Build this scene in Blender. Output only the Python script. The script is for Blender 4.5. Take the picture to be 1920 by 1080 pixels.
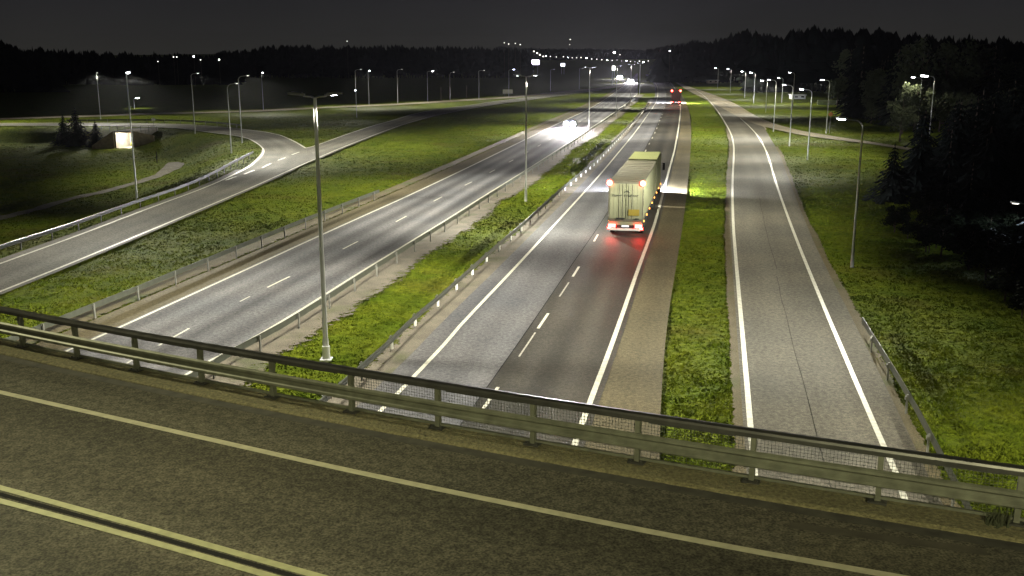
import bpy, math, random
import numpy as np
from mathutils import Vector, Matrix

random.seed(7); RNG = np.random.RandomState(11)
scene = bpy.context.scene
for o in list(bpy.data.objects): bpy.data.objects.remove(o)
COL = scene.collection

# ------------------------------------------------------------------ camera, sky, exposure
FPX, CAMH, HORIZON = 1850.0, 12.8, 111.0
PITCH = math.atan((540 - HORIZON) / FPX)
cam = bpy.data.cameras.new('camera'); camo = bpy.data.objects.new('camera', cam); COL.objects.link(camo)
cam.sensor_width = 36.0; cam.lens = 36.0 * FPX / 1920.0; cam.clip_start = 0.3; cam.clip_end = 9000
camo.location = (0, 0, CAMH); camo.rotation_euler = (math.pi / 2 - PITCH, 0, 0)
scene.camera = camo
scene.view_settings.view_transform = 'Standard'; scene.view_settings.look = 'None'
scene.view_settings.exposure = 0.3; scene.view_settings.gamma = 1.0
cy = scene.cycles
cy.max_bounces = 3; cy.diffuse_bounces = 1; cy.glossy_bounces = 2; cy.transmission_bounces = 2; cy.volume_bounces = 0
cy.transparent_max_bounces = 6; cy.use_light_tree = True
cy.sample_clamp_indirect = 4.0; cy.sample_clamp_direct = 0.0
cy.caustics_reflective = False; cy.caustics_refractive = False
cy.use_denoising = True
cy.volume_max_steps = 32

world = bpy.data.worlds.new('World'); scene.world = world; world.use_nodes = True
wn = world.node_tree; wn.nodes.clear()
w_out = wn.nodes.new('ShaderNodeOutputWorld'); w_bg = wn.nodes.new('ShaderNodeBackground')
w_tc = wn.nodes.new('ShaderNodeTexCoord'); w_sep = wn.nodes.new('ShaderNodeSeparateXYZ')
w_ramp = wn.nodes.new('ShaderNodeValToRGB'); w_mr = wn.nodes.new('ShaderNodeMapRange')
wn.links.new(w_tc.outputs['Generated'], w_sep.inputs[0]); wn.links.new(w_sep.outputs['Z'], w_mr.inputs['Value'])
w_mr.inputs['From Min'].default_value = 0.0; w_mr.inputs['From Max'].default_value = 0.25
wn.links.new(w_mr.outputs[0], w_ramp.inputs[0])
w_ramp.color_ramp.elements[0].color = (0.0195, 0.0188, 0.0168, 1)      # city glow low over the horizon
w_ramp.color_ramp.elements[1].color = (0.0068, 0.0068, 0.0100, 1)
e = w_ramp.color_ramp.elements.new(0.25); e.color = (0.0130, 0.0128, 0.0142, 1)
w_nz = wn.nodes.new('ShaderNodeTexNoise'); w_nz.inputs['Scale'].default_value = 4.0; w_nz.inputs['Detail'].default_value = 4
wn.links.new(w_tc.outputs['Generated'], w_nz.inputs['Vector'])
w_m2 = wn.nodes.new('ShaderNodeMapRange'); w_m2.inputs['To Min'].default_value = 0.75; w_m2.inputs['To Max'].default_value = 1.25
wn.links.new(w_nz.outputs['Fac'], w_m2.inputs['Value'])
wn.links.new(w_m2.outputs[0], w_bg.inputs['Strength'])
wn.links.new(w_ramp.outputs[0], w_bg.inputs['Color']); wn.links.new(w_bg.outputs[0], w_out.inputs['Surface'])

# lamp powers (W): every light in the scene sits in a lamp or headlight that is modelled
P_MEDIAN, P_RAMP, P_EXIT, P_FAR, P_BRIDGE = 20500, 14000, 11500, 7500, 8500
HAZE_DENSITY = 0.00005
LAMP_RGB = (1.0, 0.96, 0.80)

# ------------------------------------------------------------------ picture -> place helpers
cp, sp = math.cos(PITCH), math.sin(PITCH)
def G(x, y, z=0.0):
    a, c = (x - 960) / FPX, -(y - 540) / FPX
    wx, wy, wz = a, cp + sp * c, -sp + cp * c
    t = (z - CAMH) / wz
    return (wx * t, wy * t)
def GL(pts, z=0.0): return [G(x, y, z) for x, y in pts]

def arclen(P):
    d = np.linalg.norm(np.diff(P, axis=0), axis=1); return np.concatenate([[0], np.cumsum(d)])
def resample(P, n=None, step=None):
    P = np.asarray(P, float); s = arclen(P)
    if n is None: n = max(2, int(s[-1] / step) + 1)
    t = np.linspace(0, s[-1], n)
    return np.stack([np.interp(t, s, P[:, k]) for k in range(P.shape[1])], 1)
def smooth(P, it=2):
    P = np.asarray(P, float)
    for _ in range(it):
        Q = [P[0]]
        for a, b in zip(P[:-1], P[1:]): Q += [a * .75 + b * .25, a * .25 + b * .75]
        P = np.array(Q + [P[-1]])
    return P
def normals(P):
    T = np.gradient(P, axis=0); T /= np.linalg.norm(T, axis=1)[:, None] + 1e-9
    return np.stack([T[:, 1], -T[:, 0]], 1)          # points to the right of travel
def off(P, d): return P + normals(P) * d
def xat(P, Y): return float(np.interp(Y, P[:, 1], P[:, 0]))

# ------------------------------------------------------------------ traced lines (all near ground level)
OL = smooth([(-24.5, 20)] + GL([(150, 648), (220, 617), (480, 498), (605, 440), (805, 350), (985, 262), (1054, 228), (1100, 207), (1131, 189), (1154, 173), (1172, 160), (1186, 148), (1196, 138)]))
RAILA = smooth([(-15.6, 20)] + GL([(428, 690), (508, 649), (574, 607.5), (630, 571), (679, 537), (721, 509), (758, 485), (819, 445), (870, 412), (928, 372), (997, 327), (1061, 283), (1104, 252), (1152, 219), (1182, 195), (1201, 177)]))
ORL = off(RAILA, -1.35)
RAILB = smooth([(-9.9, 20)] + GL([(661, 727), (724, 669), (772, 619), (814, 584), (850, 551), (910, 495), (934, 473), (993, 421), (1037, 378), (1089, 333), (1124, 303), (1158, 264), (1185, 236), (1202, 215), (1216, 198)]))
RL = smooth([(-7.9, 20)] + GL([(708, 776.5), (740, 745), (840, 640), (855, 619), (960, 509), (1037, 425), (1100, 356), (1131, 321), (1164, 281), (1193, 246), (1219, 209), (1230, 193), (1234, 178), (1233, 162), (1223, 149), (1212, 140)]))
RR = smooth([(-0.1, 20)] + GL([(1075, 840), (1105, 758), (1150, 640), (1198, 500), (1228, 420.6), (1242, 367), (1257, 310), (1264, 285), (1271.5, 247), (1276.5, 206), (1275, 190), (1268, 169), (1259, 157), (1248, 147), (1236, 139)]))
SR = smooth([(3.4, 20)] + GL([(1236, 830), (1241, 720), (1251, 600), (1271, 480), (1285, 390), (1293, 310), (1296, 260), (1296, 230), (1291, 203), (1281, 180), (1266, 160)]))
ELN = smooth([(5.6, 20)] + GL([(1416.5, 902), (1407, 801), (1399, 704), (1386, 560), (1380, 490), (1374, 415), (1373, 340), (1376, 295), (1376, 270), (1370, 248), (1353, 219), (1336, 195), (1318, 177.6), (1304, 169)]))
ERN = smooth([(9.6, 20)] + GL([(1699, 945), (1682, 892), (1653, 830), (1591, 685), (1538, 560), (1489, 440), (1454, 342), (1440, 290), (1424, 258), (1405, 237), (1388, 222)]))
EPV = smooth([(12.4, 20)] + GL([(1769, 959), (1730, 868), (1663, 730), (1595, 592), (1562, 529), (1519, 440), (1481, 342), (1462, 288), (1440, 252), (1432, 238)]))
CTOP = [(1613, 594), (1698, 730), (1764, 854), (1822, 967)]
DTOP = [(0, 641), (50, 619), (325, 510), (480, 446), (605, 396), (713, 355)]
LLN = smooth([(-31.5, 25)] + GL([(0, 549), (250, 446), (477, 350), (533, 324), (592, 298), (650, 273), (750, 235), (792, 223), (827, 214), (886, 203), (927, 196), (984, 188.6), (1060, 178), (1130, 168.5)]))
LUN = smooth(GL([(-420, 640), (-180, 562), (0, 495), (150, 441), (275, 392.5), (392, 350), (446, 324), (467, 313), (481, 302), (493, 289), (495, 280), (483, 269), (464, 259), (433, 253), (381, 247), (350, 241.5), (271, 237.5), (194, 236), (100, 235.5), (0, 235.5), (-150, 236)]))
LOUT = smooth(GL([(-150, 231.5), (0, 231), (112, 230.5), (208, 230.5), (312, 232), (364, 234), (444, 241), (517, 250), (550, 264), (573, 278)]), 1)
NOSEUP = smooth(GL([(573, 278), (590, 274), (650, 252), (692, 238), (746, 223), (775, 213.5), (827, 203.5), (886, 196.5), (927, 190), (982, 183.5), (1032, 177), (1100, 168.5)]), 1)
FARR = smooth(GL([(-300, 227), (0, 223), (104, 219.5), (167, 218), (250, 214), (400, 210.5), (496, 207.5), (579, 203), (650, 199.5), (750, 195.5), (802, 192), (886, 187), (977, 181), (1040, 174.5), (1102, 168), (1140, 165), (1174, 156.5)]))
SUP = smooth(GL([(1262, 152), (1300, 165), (1345, 180), (1383, 196), (1425, 223), (1481, 241), (1540, 252), (1612, 263), (1700, 276), (1800, 294), (1960, 317)]))
SLO = smooth(GL([(1290, 170), (1350, 200), (1398, 228), (1452, 242.5), (1487, 250), (1533, 258), (1633, 269.6), (1700, 281), (1800, 300), (1960, 324)]))
RAILG = smooth(GL([(-260, 571), (0, 479), (125, 439), (255, 390), (342, 361), (400, 334), (433, 315), (462, 300), (474, 293)]))

# ------------------------------------------------------------------ terrain
def pip(P, X, Y):
    P = np.asarray(P); inside = np.zeros(X.shape, bool)
    x1, y1 = P[-1]
    for x2, y2 in P:
        c = ((y1 > Y) != (y2 > Y)) & (X < (x2 - x1) * (Y - y1) / (y2 - y1 + 1e-12) + x1)
        inside ^= c; x1, y1 = x2, y2
    return inside
def pdist(P, X, Y):
    P = np.asarray(P); d = np.full(X.shape, 1e9)
    for (x1, y1), (x2, y2) in zip(P[:-1], P[1:]):
        dx, dy = x2 - x1, y2 - y1; L = dx * dx + dy * dy + 1e-9
        t = np.clip(((X - x1) * dx + (Y - y1) * dy) / L, 0, 1)
        d = np.minimum(d, np.hypot(X - x1 - t * dx, Y - y1 - t * dy))
    return d
def sstep(a, b, x):
    t = np.clip((x - a) / (b - a), 0, 1); return t * t * (3 - 2 * t)
BASIN = np.vstack([resample(LUN, 90), [(-190, 205), (-190, 60), (-60, 40)]])
def vnoise(X, Y, s, seed=0):
    x, y = X / s, Y / s; xi, yi = np.floor(x).astype(np.int64), np.floor(y).astype(np.int64)
    fx, fy = x - xi, y - yi; fx = fx * fx * (3 - 2 * fx); fy = fy * fy * (3 - 2 * fy)
    def h(a, b):
        n = (a * 374761393 + b * 668265263 + seed * 974711) & 0x7fffffff
        n = ((n ^ (n >> 13)) * 1274126177) & 0x7fffffff
        return ((n ^ (n >> 16)) & 0xffff) / 65535.0
    return (h(xi, yi) * (1 - fx) + h(xi + 1, yi) * fx) * (1 - fy) + (h(xi, yi + 1) * (1 - fx) + h(xi + 1, yi + 1) * fx) * fy
def hgt(X, Y):
    X = np.asarray(X, float); Y = np.asarray(Y, float)
    z = -0.03 - 0.13 * vnoise(X, Y, 3.1, 1) - 0.10 * vnoise(X, Y, 1.2, 2)
    m = (X < -20) & (Y < 215) & (Y > 30)
    if m.any():
        xs, ys = X[m], Y[m]; ins = pip(BASIN, xs, ys); d = pdist(resample(LUN, 60), xs, ys)
        z[m] -= np.where(ins, 2.7 * sstep(2.5, 13, d), 0)
    # wooded hill to the right, low hills far away
    z += 11 * sstep(95, 260, X - 0.10 * (Y - 200)) * sstep(90, 260, Y)
    z += 16 * sstep(900, 1900, Y + 0.25 * np.abs(X)) * (0.6 + 0.8 * vnoise(X, Y, 420, 5))
    return z
def h1(x, y): return float(hgt(np.array([x]), np.array([y]))[0])
def GT(x, y):
    z = 0.0
    for _ in range(12):
        X, Y = G(x, y, z); z = .5 * z + .5 * h1(X, Y)
    return X, Y, h1(X, Y)

# ------------------------------------------------------------------ materials
def newmat(name):
    m = bpy.data.materials.new(name); m.use_nodes = True; n = m.node_tree
    return m, n, n.nodes['Principled BSDF']
def node(n, t, **k):
    q = n.nodes.new(t)
    for a, b in k.items():
        if a.startswith('i_'): q.inputs[a[2:].replace('_', ' ')].default_value = b
        else: setattr(q, a, b)
    return q
def noise_mix(n, vec, scale, c1, c2, lo=.35, hi=.65, detail=4):
    t = node(n, 'ShaderNodeTexNoise'); t.inputs['Scale'].default_value = scale; t.inputs['Detail'].default_value = detail
    if vec is not None: n.links.new(vec, t.inputs['Vector'])
    r = node(n, 'ShaderNodeMapRange'); r.inputs['From Min'].default_value = lo; r.inputs['From Max'].default_value = hi
    n.links.new(t.outputs['Fac'], r.inputs['Value'])
    x = node(n, 'ShaderNodeMix', data_type='RGBA')
    n.links.new(r.outputs[0], x.inputs['Factor'])
    for c, s in ((c1, 6), (c2, 7)):
        if isinstance(c, tuple): x.inputs[s].default_value = (*c, 1)
        else: n.links.new(c, x.inputs[s])
    return x.outputs[2]
def mul(n, a, b):
    x = node(n, 'ShaderNodeMix', data_type='RGBA', blend_type='MULTIPLY'); x.inputs['Factor'].default_value = 1
    n.links.new(a, x.inputs[6]); n.links.new(b, x.inputs[7]); return x.outputs[2]
def bump(n, b, vec, scale, dist, strength=.6):
    t = node(n, 'ShaderNodeTexNoise'); t.inputs['Scale'].default_value = scale; t.inputs['Detail'].default_value = 5
    n.links.new(vec, t.inputs['Vector'])
    q = node(n, 'ShaderNodeBump'); q.inputs['Strength'].default_value = strength; q.inputs['Distance'].default_value = dist
    n.links.new(t.outputs['Fac'], q.inputs['Height']); n.links.new(q.outputs[0], b.inputs['Normal'])
def obj_vec(n):
    return node(n, 'ShaderNodeTexCoord').outputs['Object']
def asphalt(name, dark, light, lane=3.75, phase=0.0, tracks=.16, rough=.85, speck=.5, spec=.06):
    """asphalt whose UV runs across (u, metres) and along (v, metres) the road: worn wheel tracks, patches, stone speckle"""
    m, n, b = newmat(name)
    uv = node(n, 'ShaderNodeUVMap').outputs[0]; ov = obj_vec(n)
    mp = node(n, 'ShaderNodeMapping'); mp.inputs['Scale'].default_value = (.42, 0.02, 1); n.links.new(uv, mp.inputs['Vector'])
    c = noise_mix(n, mp.outputs[0], 1.0, dark, light, .3, .7, 1.5)
    c2 = noise_mix(n, ov, .16, (.86, .87, .88), (1.12, 1.09, 1.05), .35, .65, 3); c = mul(n, c, c2)
    g = 1 + speck
    c3 = noise_mix(n, ov, 26, (1 - speck, 1 - speck * .97, 1 - speck * .95), (g, g * .98, g * .96), .32, .68, 3); c = mul(n, c, c3)
    c = mul(n, c, noise_mix(n, ov, 5.5, (.80, .80, .82), (1.20, 1.20, 1.18), .36, .64, 2))
    sx = node(n, 'ShaderNodeSeparateXYZ'); n.links.new(uv, sx.inputs[0])
    m1 = node(n, 'ShaderNodeMath', operation='MULTIPLY_ADD'); m1.inputs[1].default_value = 2 * math.pi / (lane / 2); m1.inputs[2].default_value = phase
    n.links.new(sx.outputs[0], m1.inputs[0])
    m2 = node(n, 'ShaderNodeMath', operation='COSINE'); n.links.new(m1.outputs[0], m2.inputs[0])
    m3 = node(n, 'ShaderNodeMath', operation='MULTIPLY_ADD'); m3.inputs[1].default_value = tracks; m3.inputs[2].default_value = 1
    n.links.new(m2.outputs[0], m3.inputs[0])
    cb = node(n, 'ShaderNodeCombineColor')
    for k in range(3): n.links.new(m3.outputs[0], cb.inputs[k])
    c = mul(n, c, cb.outputs[0])
    n.links.new(c, b.inputs['Base Color'])
    b.inputs['Roughness'].default_value = rough; b.inputs['Specular IOR Level'].default_value = spec
    bump(n, b, ov, 60, .008, .7)
    return m
def plain(name, col, rough=.6, metal=0.0, var=.18, scale=2.0, emit=None, estr=0.0, spec=.5, coat=0.0):
    m, n, b = newmat(name)
    if var > 0:
        ov = obj_vec(n)
        c = noise_mix(n, ov, scale, tuple(x * (1 - var) for x in col), tuple(min(1, x * (1 + var)) for x in col), .3, .7, 6)
        n.links.new(c, b.inputs['Base Color'])
    else: b.inputs['Base Color'].default_value = (*col, 1)
    b.inputs['Roughness'].default_value = rough; b.inputs['Metallic'].default_value = metal
    b.inputs['Specular IOR Level'].default_value = spec; b.inputs['Coat Weight'].default_value = coat
    if emit: b.inputs['Emission Color'].default_value = (*emit, 1); b.inputs['Emission Strength'].default_value = estr
    return m
def ragged(m, n, b, ov, width=.42):
    uv = node(n, 'ShaderNodeUVMap'); uv.uv_map = 'Edge'; sx = node(n, 'ShaderNodeSeparateXYZ'); n.links.new(uv.outputs[0], sx.inputs[0])
    t = node(n, 'ShaderNodeTexNoise'); t.inputs['Scale'].default_value = 2.2; t.inputs['Detail'].default_value = 7; t.inputs['Roughness'].default_value = .7; n.links.new(ov, t.inputs['Vector'])
    a = node(n, 'ShaderNodeMath', operation='MULTIPLY_ADD'); a.inputs[1].default_value = width * 3; n.links.new(t.outputs['Fac'], a.inputs[0]); n.links.new(sx.outputs[0], a.inputs[2])
    r = node(n, 'ShaderNodeMapRange'); r.inputs['From Min'].default_value = 1 + width * 1.0; r.inputs['From Max'].default_value = 1 + width * 1.12; r.inputs['To Min'].default_value = 1; r.inputs['To Max'].default_value = 0
    n.links.new(a.outputs[0], r.inputs['Value']); n.links.new(r.outputs[0], b.inputs['Alpha'])
def gravel(name, c1, c2, c3, rag=False):
    m, n, b = newmat(name); ov = obj_vec(n)
    if rag: ragged(m, n, b, ov)
    c = noise_mix(n, ov, .9, c1, c2, .35, .65, 6)
    c = noise_mix(n, ov, .33, c, c3, .55, .72, 5)
    s = noise_mix(n, ov, 14, (.6, .6, .6), (1.4, 1.38, 1.35), .3, .7, 4)
    n.links.new(mul(n, c, s), b.inputs['Base Color']); b.inputs['Roughness'].default_value = .95
    bump(n, b, ov, 22, .05, .9); return m
def grass_mat(name, k=1.0):
    m, n, b = newmat(name); ov = obj_vec(n)
    c = noise_mix(n, ov, .35, (.066 * k, .098 * k, .007 * k), (.108 * k, .128 * k, .010 * k), .3, .7, 5)
    c = noise_mix(n, ov, .12, c, (.088 * k, .082 * k, .014 * k), .56, .75, 5)
    s = noise_mix(n, ov, 3.0, (.62, .66, .66), (1.35, 1.32, 1.3), .3, .7, 6)
    n.links.new(mul(n, c, s), b.inputs['Base Color'])
    b.inputs['Roughness'].default_value = .85; b.inputs['Specular IOR Level'].default_value = .03
    bump(n, b, ov, 5, .25, 1.0); return m
def emis(name, col, strength):
    m = bpy.data.materials.new(name); m.use_nodes = True; n = m.node_tree; n.nodes.clear()
    e = node(n, 'ShaderNodeEmission'); e.inputs['Color'].default_value = (*col, 1); e.inputs['Strength'].default_value = strength
    o = node(n, 'ShaderNodeOutputMaterial'); n.links.new(e.outputs[0], o.inputs[0]); return m

M = {}
M['asph_on'] = asphalt('asphalt_oncoming', (.085, .085, .089), (.150, .150, .158), phase=.6, tracks=.26, speck=.40, rough=.8, spec=.10)
M['asph_left'] = asphalt('asphalt_left_lane', (.086, .086, .090), (.116, .116, .124), phase=.3, tracks=.12, speck=.38, rough=.8, spec=.12)
M['asph_right'] = asphalt('asphalt_right_lane', (.038, .037, .033), (.062, .058, .048), phase=2.4, tracks=.18, speck=.45, rough=.55, spec=.10)
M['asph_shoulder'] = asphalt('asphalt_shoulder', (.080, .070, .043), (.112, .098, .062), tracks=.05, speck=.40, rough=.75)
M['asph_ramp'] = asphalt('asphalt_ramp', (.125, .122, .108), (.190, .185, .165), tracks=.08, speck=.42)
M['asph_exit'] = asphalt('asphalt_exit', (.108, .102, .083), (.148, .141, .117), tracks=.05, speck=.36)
M['asph_deck'] = asphalt('asphalt_bridge', (.062, .060, .046), (.104, .100, .077), lane=3.6, phase=1.3, tracks=.12, speck=.55, rough=.8)
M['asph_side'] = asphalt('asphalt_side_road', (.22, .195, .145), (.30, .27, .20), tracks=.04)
M['gravel'] = gravel('verge_gravel', (.105, .092, .068), (.150, .132, .098), (.070, .078, .030), True)
M['path'] = gravel('path_gravel', (.12, .11, .085), (.17, .155, .125), (.10, .10, .06))
M['moss'] = gravel('mossy_verge', (.085, .070, .030), (.11, .090, .045), (.060, .080, .018), True)
M['grass'] = grass_mat('grass_ground')
M['blade'] = grass_mat('grass_blades', 1.1)
M['paint'] = plain('road_paint', (.52, .51, .42), .6, var=.25, scale=5)
M['paint_worn'] = plain('road_paint_worn', (.36, .35, .30), .7, var=.35, scale=9)
M['paint_yellow'] = plain('road_paint_yellow', (.40, .40, .22), .65, var=.15, scale=6)
M['paint_bridge'] = plain('road_paint_bridge', (.40, .38, .26), .65, var=.15, scale=6)
M['crack'] = plain('crack_seal', (.03, .03, .03), .95, var=0, spec=0)
M['galv'] = plain('galvanised_steel', (.055, .060, .046), .45, .25, var=.2, scale=3)
M['galv_post'] = plain('galvanised_post', (.17, .17, .15), .55, .4, var=.15, scale=5)
M['rail_dark'] = plain('weathered_rail', (.045, .045, .040), .42, .5, var=.3, scale=3)
M['deck_steel'] = plain('deck_steel', (.105, .11, .078), .55, .3, var=.3, scale=4)
M['pole'] = plain('pole_steel', (.42, .43, .40), .45, .35, var=.12, scale=3)
M['alu'] = plain('bare_aluminium', (.85, .86, .88), .3, .2, var=.06)
M['concrete'] = plain('concrete', (.30, .28, .24), .9, var=.25, scale=1.2)
M['edge_beam'] = gravel('edge_beam_sand', (.115, .105, .050), (.140, .128, .064), (.092, .088, .040))
M['black'] = plain('black_plastic', (.02, .02, .02), .6, var=0)
M['rubber'] = plain('tyre_rubber', (.018, .018, .018), .85, var=0)
M['trailer'] = plain('trailer_cream', (.25, .26, .165), .45, var=.08, scale=.8)
M['trailer_roof'] = plain('trailer_roof', (.13, .12, .08), .6, var=.18, scale=.5)
M['truck_roof'] = plain('truck_roof', (.21, .225, .09), .6, var=.10, scale=.5)
M['trailer_frame'] = plain('trailer_frame', (.14, .135, .10), .5, .2, var=.1)
M['letter'] = plain('door_lettering', (.045, .05, .045), .6, var=0)
M['notice'] = plain('orange_notice', (.26, .20, .03), .6, var=.1)
M['white'] = plain('white_paint', (.78, .78, .74), .5, var=.05)
M['red_body'] = plain('dark_red_body', (.035, .010, .009), .5, var=.15)
M['car_dark'] = plain('car_paint', (.05, .055, .06), .3, .4, var=0, coat=.5)
M['glass'] = plain('vehicle_glass', (.01, .012, .014), .08, var=0)
M['bark'] = plain('bark', (.07, .05, .035), .9, var=.3, scale=4)
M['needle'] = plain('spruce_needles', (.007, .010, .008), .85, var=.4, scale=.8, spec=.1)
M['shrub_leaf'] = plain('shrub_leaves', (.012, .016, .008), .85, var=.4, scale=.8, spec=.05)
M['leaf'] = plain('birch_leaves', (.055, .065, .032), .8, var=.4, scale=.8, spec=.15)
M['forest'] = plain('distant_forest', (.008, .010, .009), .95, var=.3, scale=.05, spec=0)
M['lens'] = emis('lamp_lens', (.93, .96, 1.0), 38)
M['lens_warm'] = emis('lamp_lens_warm', (1.0, .86, .62), 30)
M['lens_blue'] = emis('lamp_lens_blue', (.62, .58, 1.0), 40)
M['lens_dim'] = emis('lamp_lens_dim', (.90, .88, .78), 3.2)
M['tail'] = emis('tail_lamp', (1.0, .022, .018), 60)
M['marker_red'] = emis('marker_lamp_red', (1.0, .04, .028), 50)
M['marker_orange'] = emis('marker_lamp_orange', (1.0, .34, .06), 5)
M['head'] = emis('head_lamp', (.93, .82, 1.0), 1400)
M['plate_light'] = emis('plate_lit', (1.0, .98, .95), 1.2)
M['screen'] = emis('lit_screen', (.80, .66, 1.0), 6)
M['screen2'] = emis('lit_sign_face', (.85, .88, 1.0), 4)

# ------------------------------------------------------------------ mesh building
class MB:
    def __init__(s): s.v = []; s.f = []; s.mi = []
    def add(s, V, F, mi=0):
        o = len(s.v); s.v += [tuple(p) for p in V]; s.f += [tuple(i + o for i in q) for q in F]; s.mi += [mi] * len(F)
    def box(s, c, d, mi=0, R=None):
        hx, hy, hz = d[0] / 2, d[1] / 2, d[2] / 2
        V = [Vector((x, y, z)) for z in (-hz, hz) for y in (-hy, hy) for x in (-hx, hx)]
        if R is not None: V = [R @ p for p in V]
        V = [p + Vector(c) for p in V]
        s.add(V, [(0, 2, 3, 1), (4, 5, 7, 6), (0, 1, 5, 4), (2, 6, 7, 3), (0, 4, 6, 2), (1, 3, 7, 5)], mi)
    def tube(s, pts, rad, n=10, mi=0, cap=True):
        pts = [Vector(p) for p in pts]
        if not hasattr(rad, '__len__'): rad = [rad] * len(pts)
        V = []
        for i, p in enumerate(pts):
            t = (pts[min(i + 1, len(pts) - 1)] - pts[max(i - 1, 0)]).normalized()
            a = t.cross(Vector((0, 0, 1)) if abs(t.z) < .9 else Vector((1, 0, 0))).normalized(); b = t.cross(a)
            for k in range(n):
                q = 2 * math.pi * k / n; V.append(p + (a * math.cos(q) + b * math.sin(q)) * rad[i])
        F = [(i * n + k, i * n + (k + 1) % n, (i + 1) * n + (k + 1) % n, (i + 1) * n + k) for i in range(len(pts) - 1) for k in range(n)]
        if cap: F += [tuple(range(n)), tuple((len(pts) - 1) * n + k for k in range(n - 1, -1, -1))]
        s.add(V, F, mi)
    def sweep(s, P, prof, close=True, mi=0):
        """P: list of (x,y,z) path; prof: list of (side, up)"""
        P3 = np.asarray(P, float); N = normals(P3[:, :2]); V = []; k = len(prof)
        for p, nn in zip(P3, N):
            for a, u in prof: V.append((p[0] + nn[0] * a, p[1] + nn[1] * a, p[2] + u))
        F = []
        for i in range(len(P3) - 1):
            for j in range(k if close else k - 1):
                j2 = (j + 1) % k; F.append((i * k + j, i * k + j2, (i + 1) * k + j2, (i + 1) * k + j))
        if close: F += [tuple(range(k)), tuple((len(P3) - 1) * k + j for j in range(k - 1, -1, -1))]
        s.add(V, F, mi)
    def prism(s, outline, z0, z1, mi=0):
        k = len(outline); V = [(x, y, z0) for x, y in outline] + [(x, y, z1) for x, y in outline]
        s.add(V, [tuple(range(k - 1, -1, -1)), tuple(range(k, 2 * k))] + [(i, (i + 1) % k, k + (i + 1) % k, k + i) for i in range(k)], mi)
    def mesh(s, name, mats, smooth_=False):
        me = bpy.data.meshes.new(name); me.from_pydata([tuple(p) for p in s.v], [], s.f)
        for m in (mats if isinstance(mats, (list, tuple)) else [mats]): me.materials.append(m)
        if any(s.mi): me.polygons.foreach_set('material_index', s.mi)
        if smooth_: me.polygons.foreach_set('use_smooth', [True] * len(s.f))
        me.update(); return me
def link(name, me, parent=None, loc=(0, 0, 0), rz=0.0):
    o = bpy.data.objects.new(name, me); COL.objects.link(o); o.location = loc; o.rotation_euler = (0, 0, rz)
    if parent: o.parent = parent
    return o
def part(name, mb, mat, parent, sm=False, loc=(0, 0, 0), rz=0.0): return link(name, mb.mesh(name, mat, sm), parent, loc, rz)
def thing(name, label, cat, loc=(0, 0, 0), rz=0.0, group=None):
    o = link(name, None, None, loc, rz); return tag(o, label, cat, group)
def tag(o, label=None, cat=None, group=None, kind=None):
    if label: o['label'] = label
    if cat: o['category'] = cat
    if group: o['group'] = group
    if kind: o['kind'] = kind
    return o
def copy_tree(o, parent=None):
    c = o.copy(); COL.objects.link(c); c.parent = parent
    for ch in KIDS(o): copy_tree(ch, c)
    return c
def KIDS(o): return [c for c in bpy.data.objects if c.parent == o]
def fast_mesh(name, V, F, mats, smooth_=False):
    """V (n,3), F (m,k) arrays"""
    me = bpy.data.meshes.new(name); V = np.asarray(V, np.float32); F = np.asarray(F, np.int32); k = F.shape[1]
    me.vertices.add(len(V)); me.vertices.foreach_set('co', V.ravel())
    me.loops.add(F.size); me.loops.foreach_set('vertex_index', F.ravel())
    me.polygons.add(len(F)); me.polygons.foreach_set('loop_start', np.arange(0, F.size, k, dtype=np.int32))
    me.polygons.foreach_set('loop_total', np.full(len(F), k, np.int32))
    if smooth_: me.polygons.foreach_set('use_smooth', np.ones(len(F), bool))
    for m in mats: me.materials.append(m)
    me.update(calc_edges=True); me.validate(); return me

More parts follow.
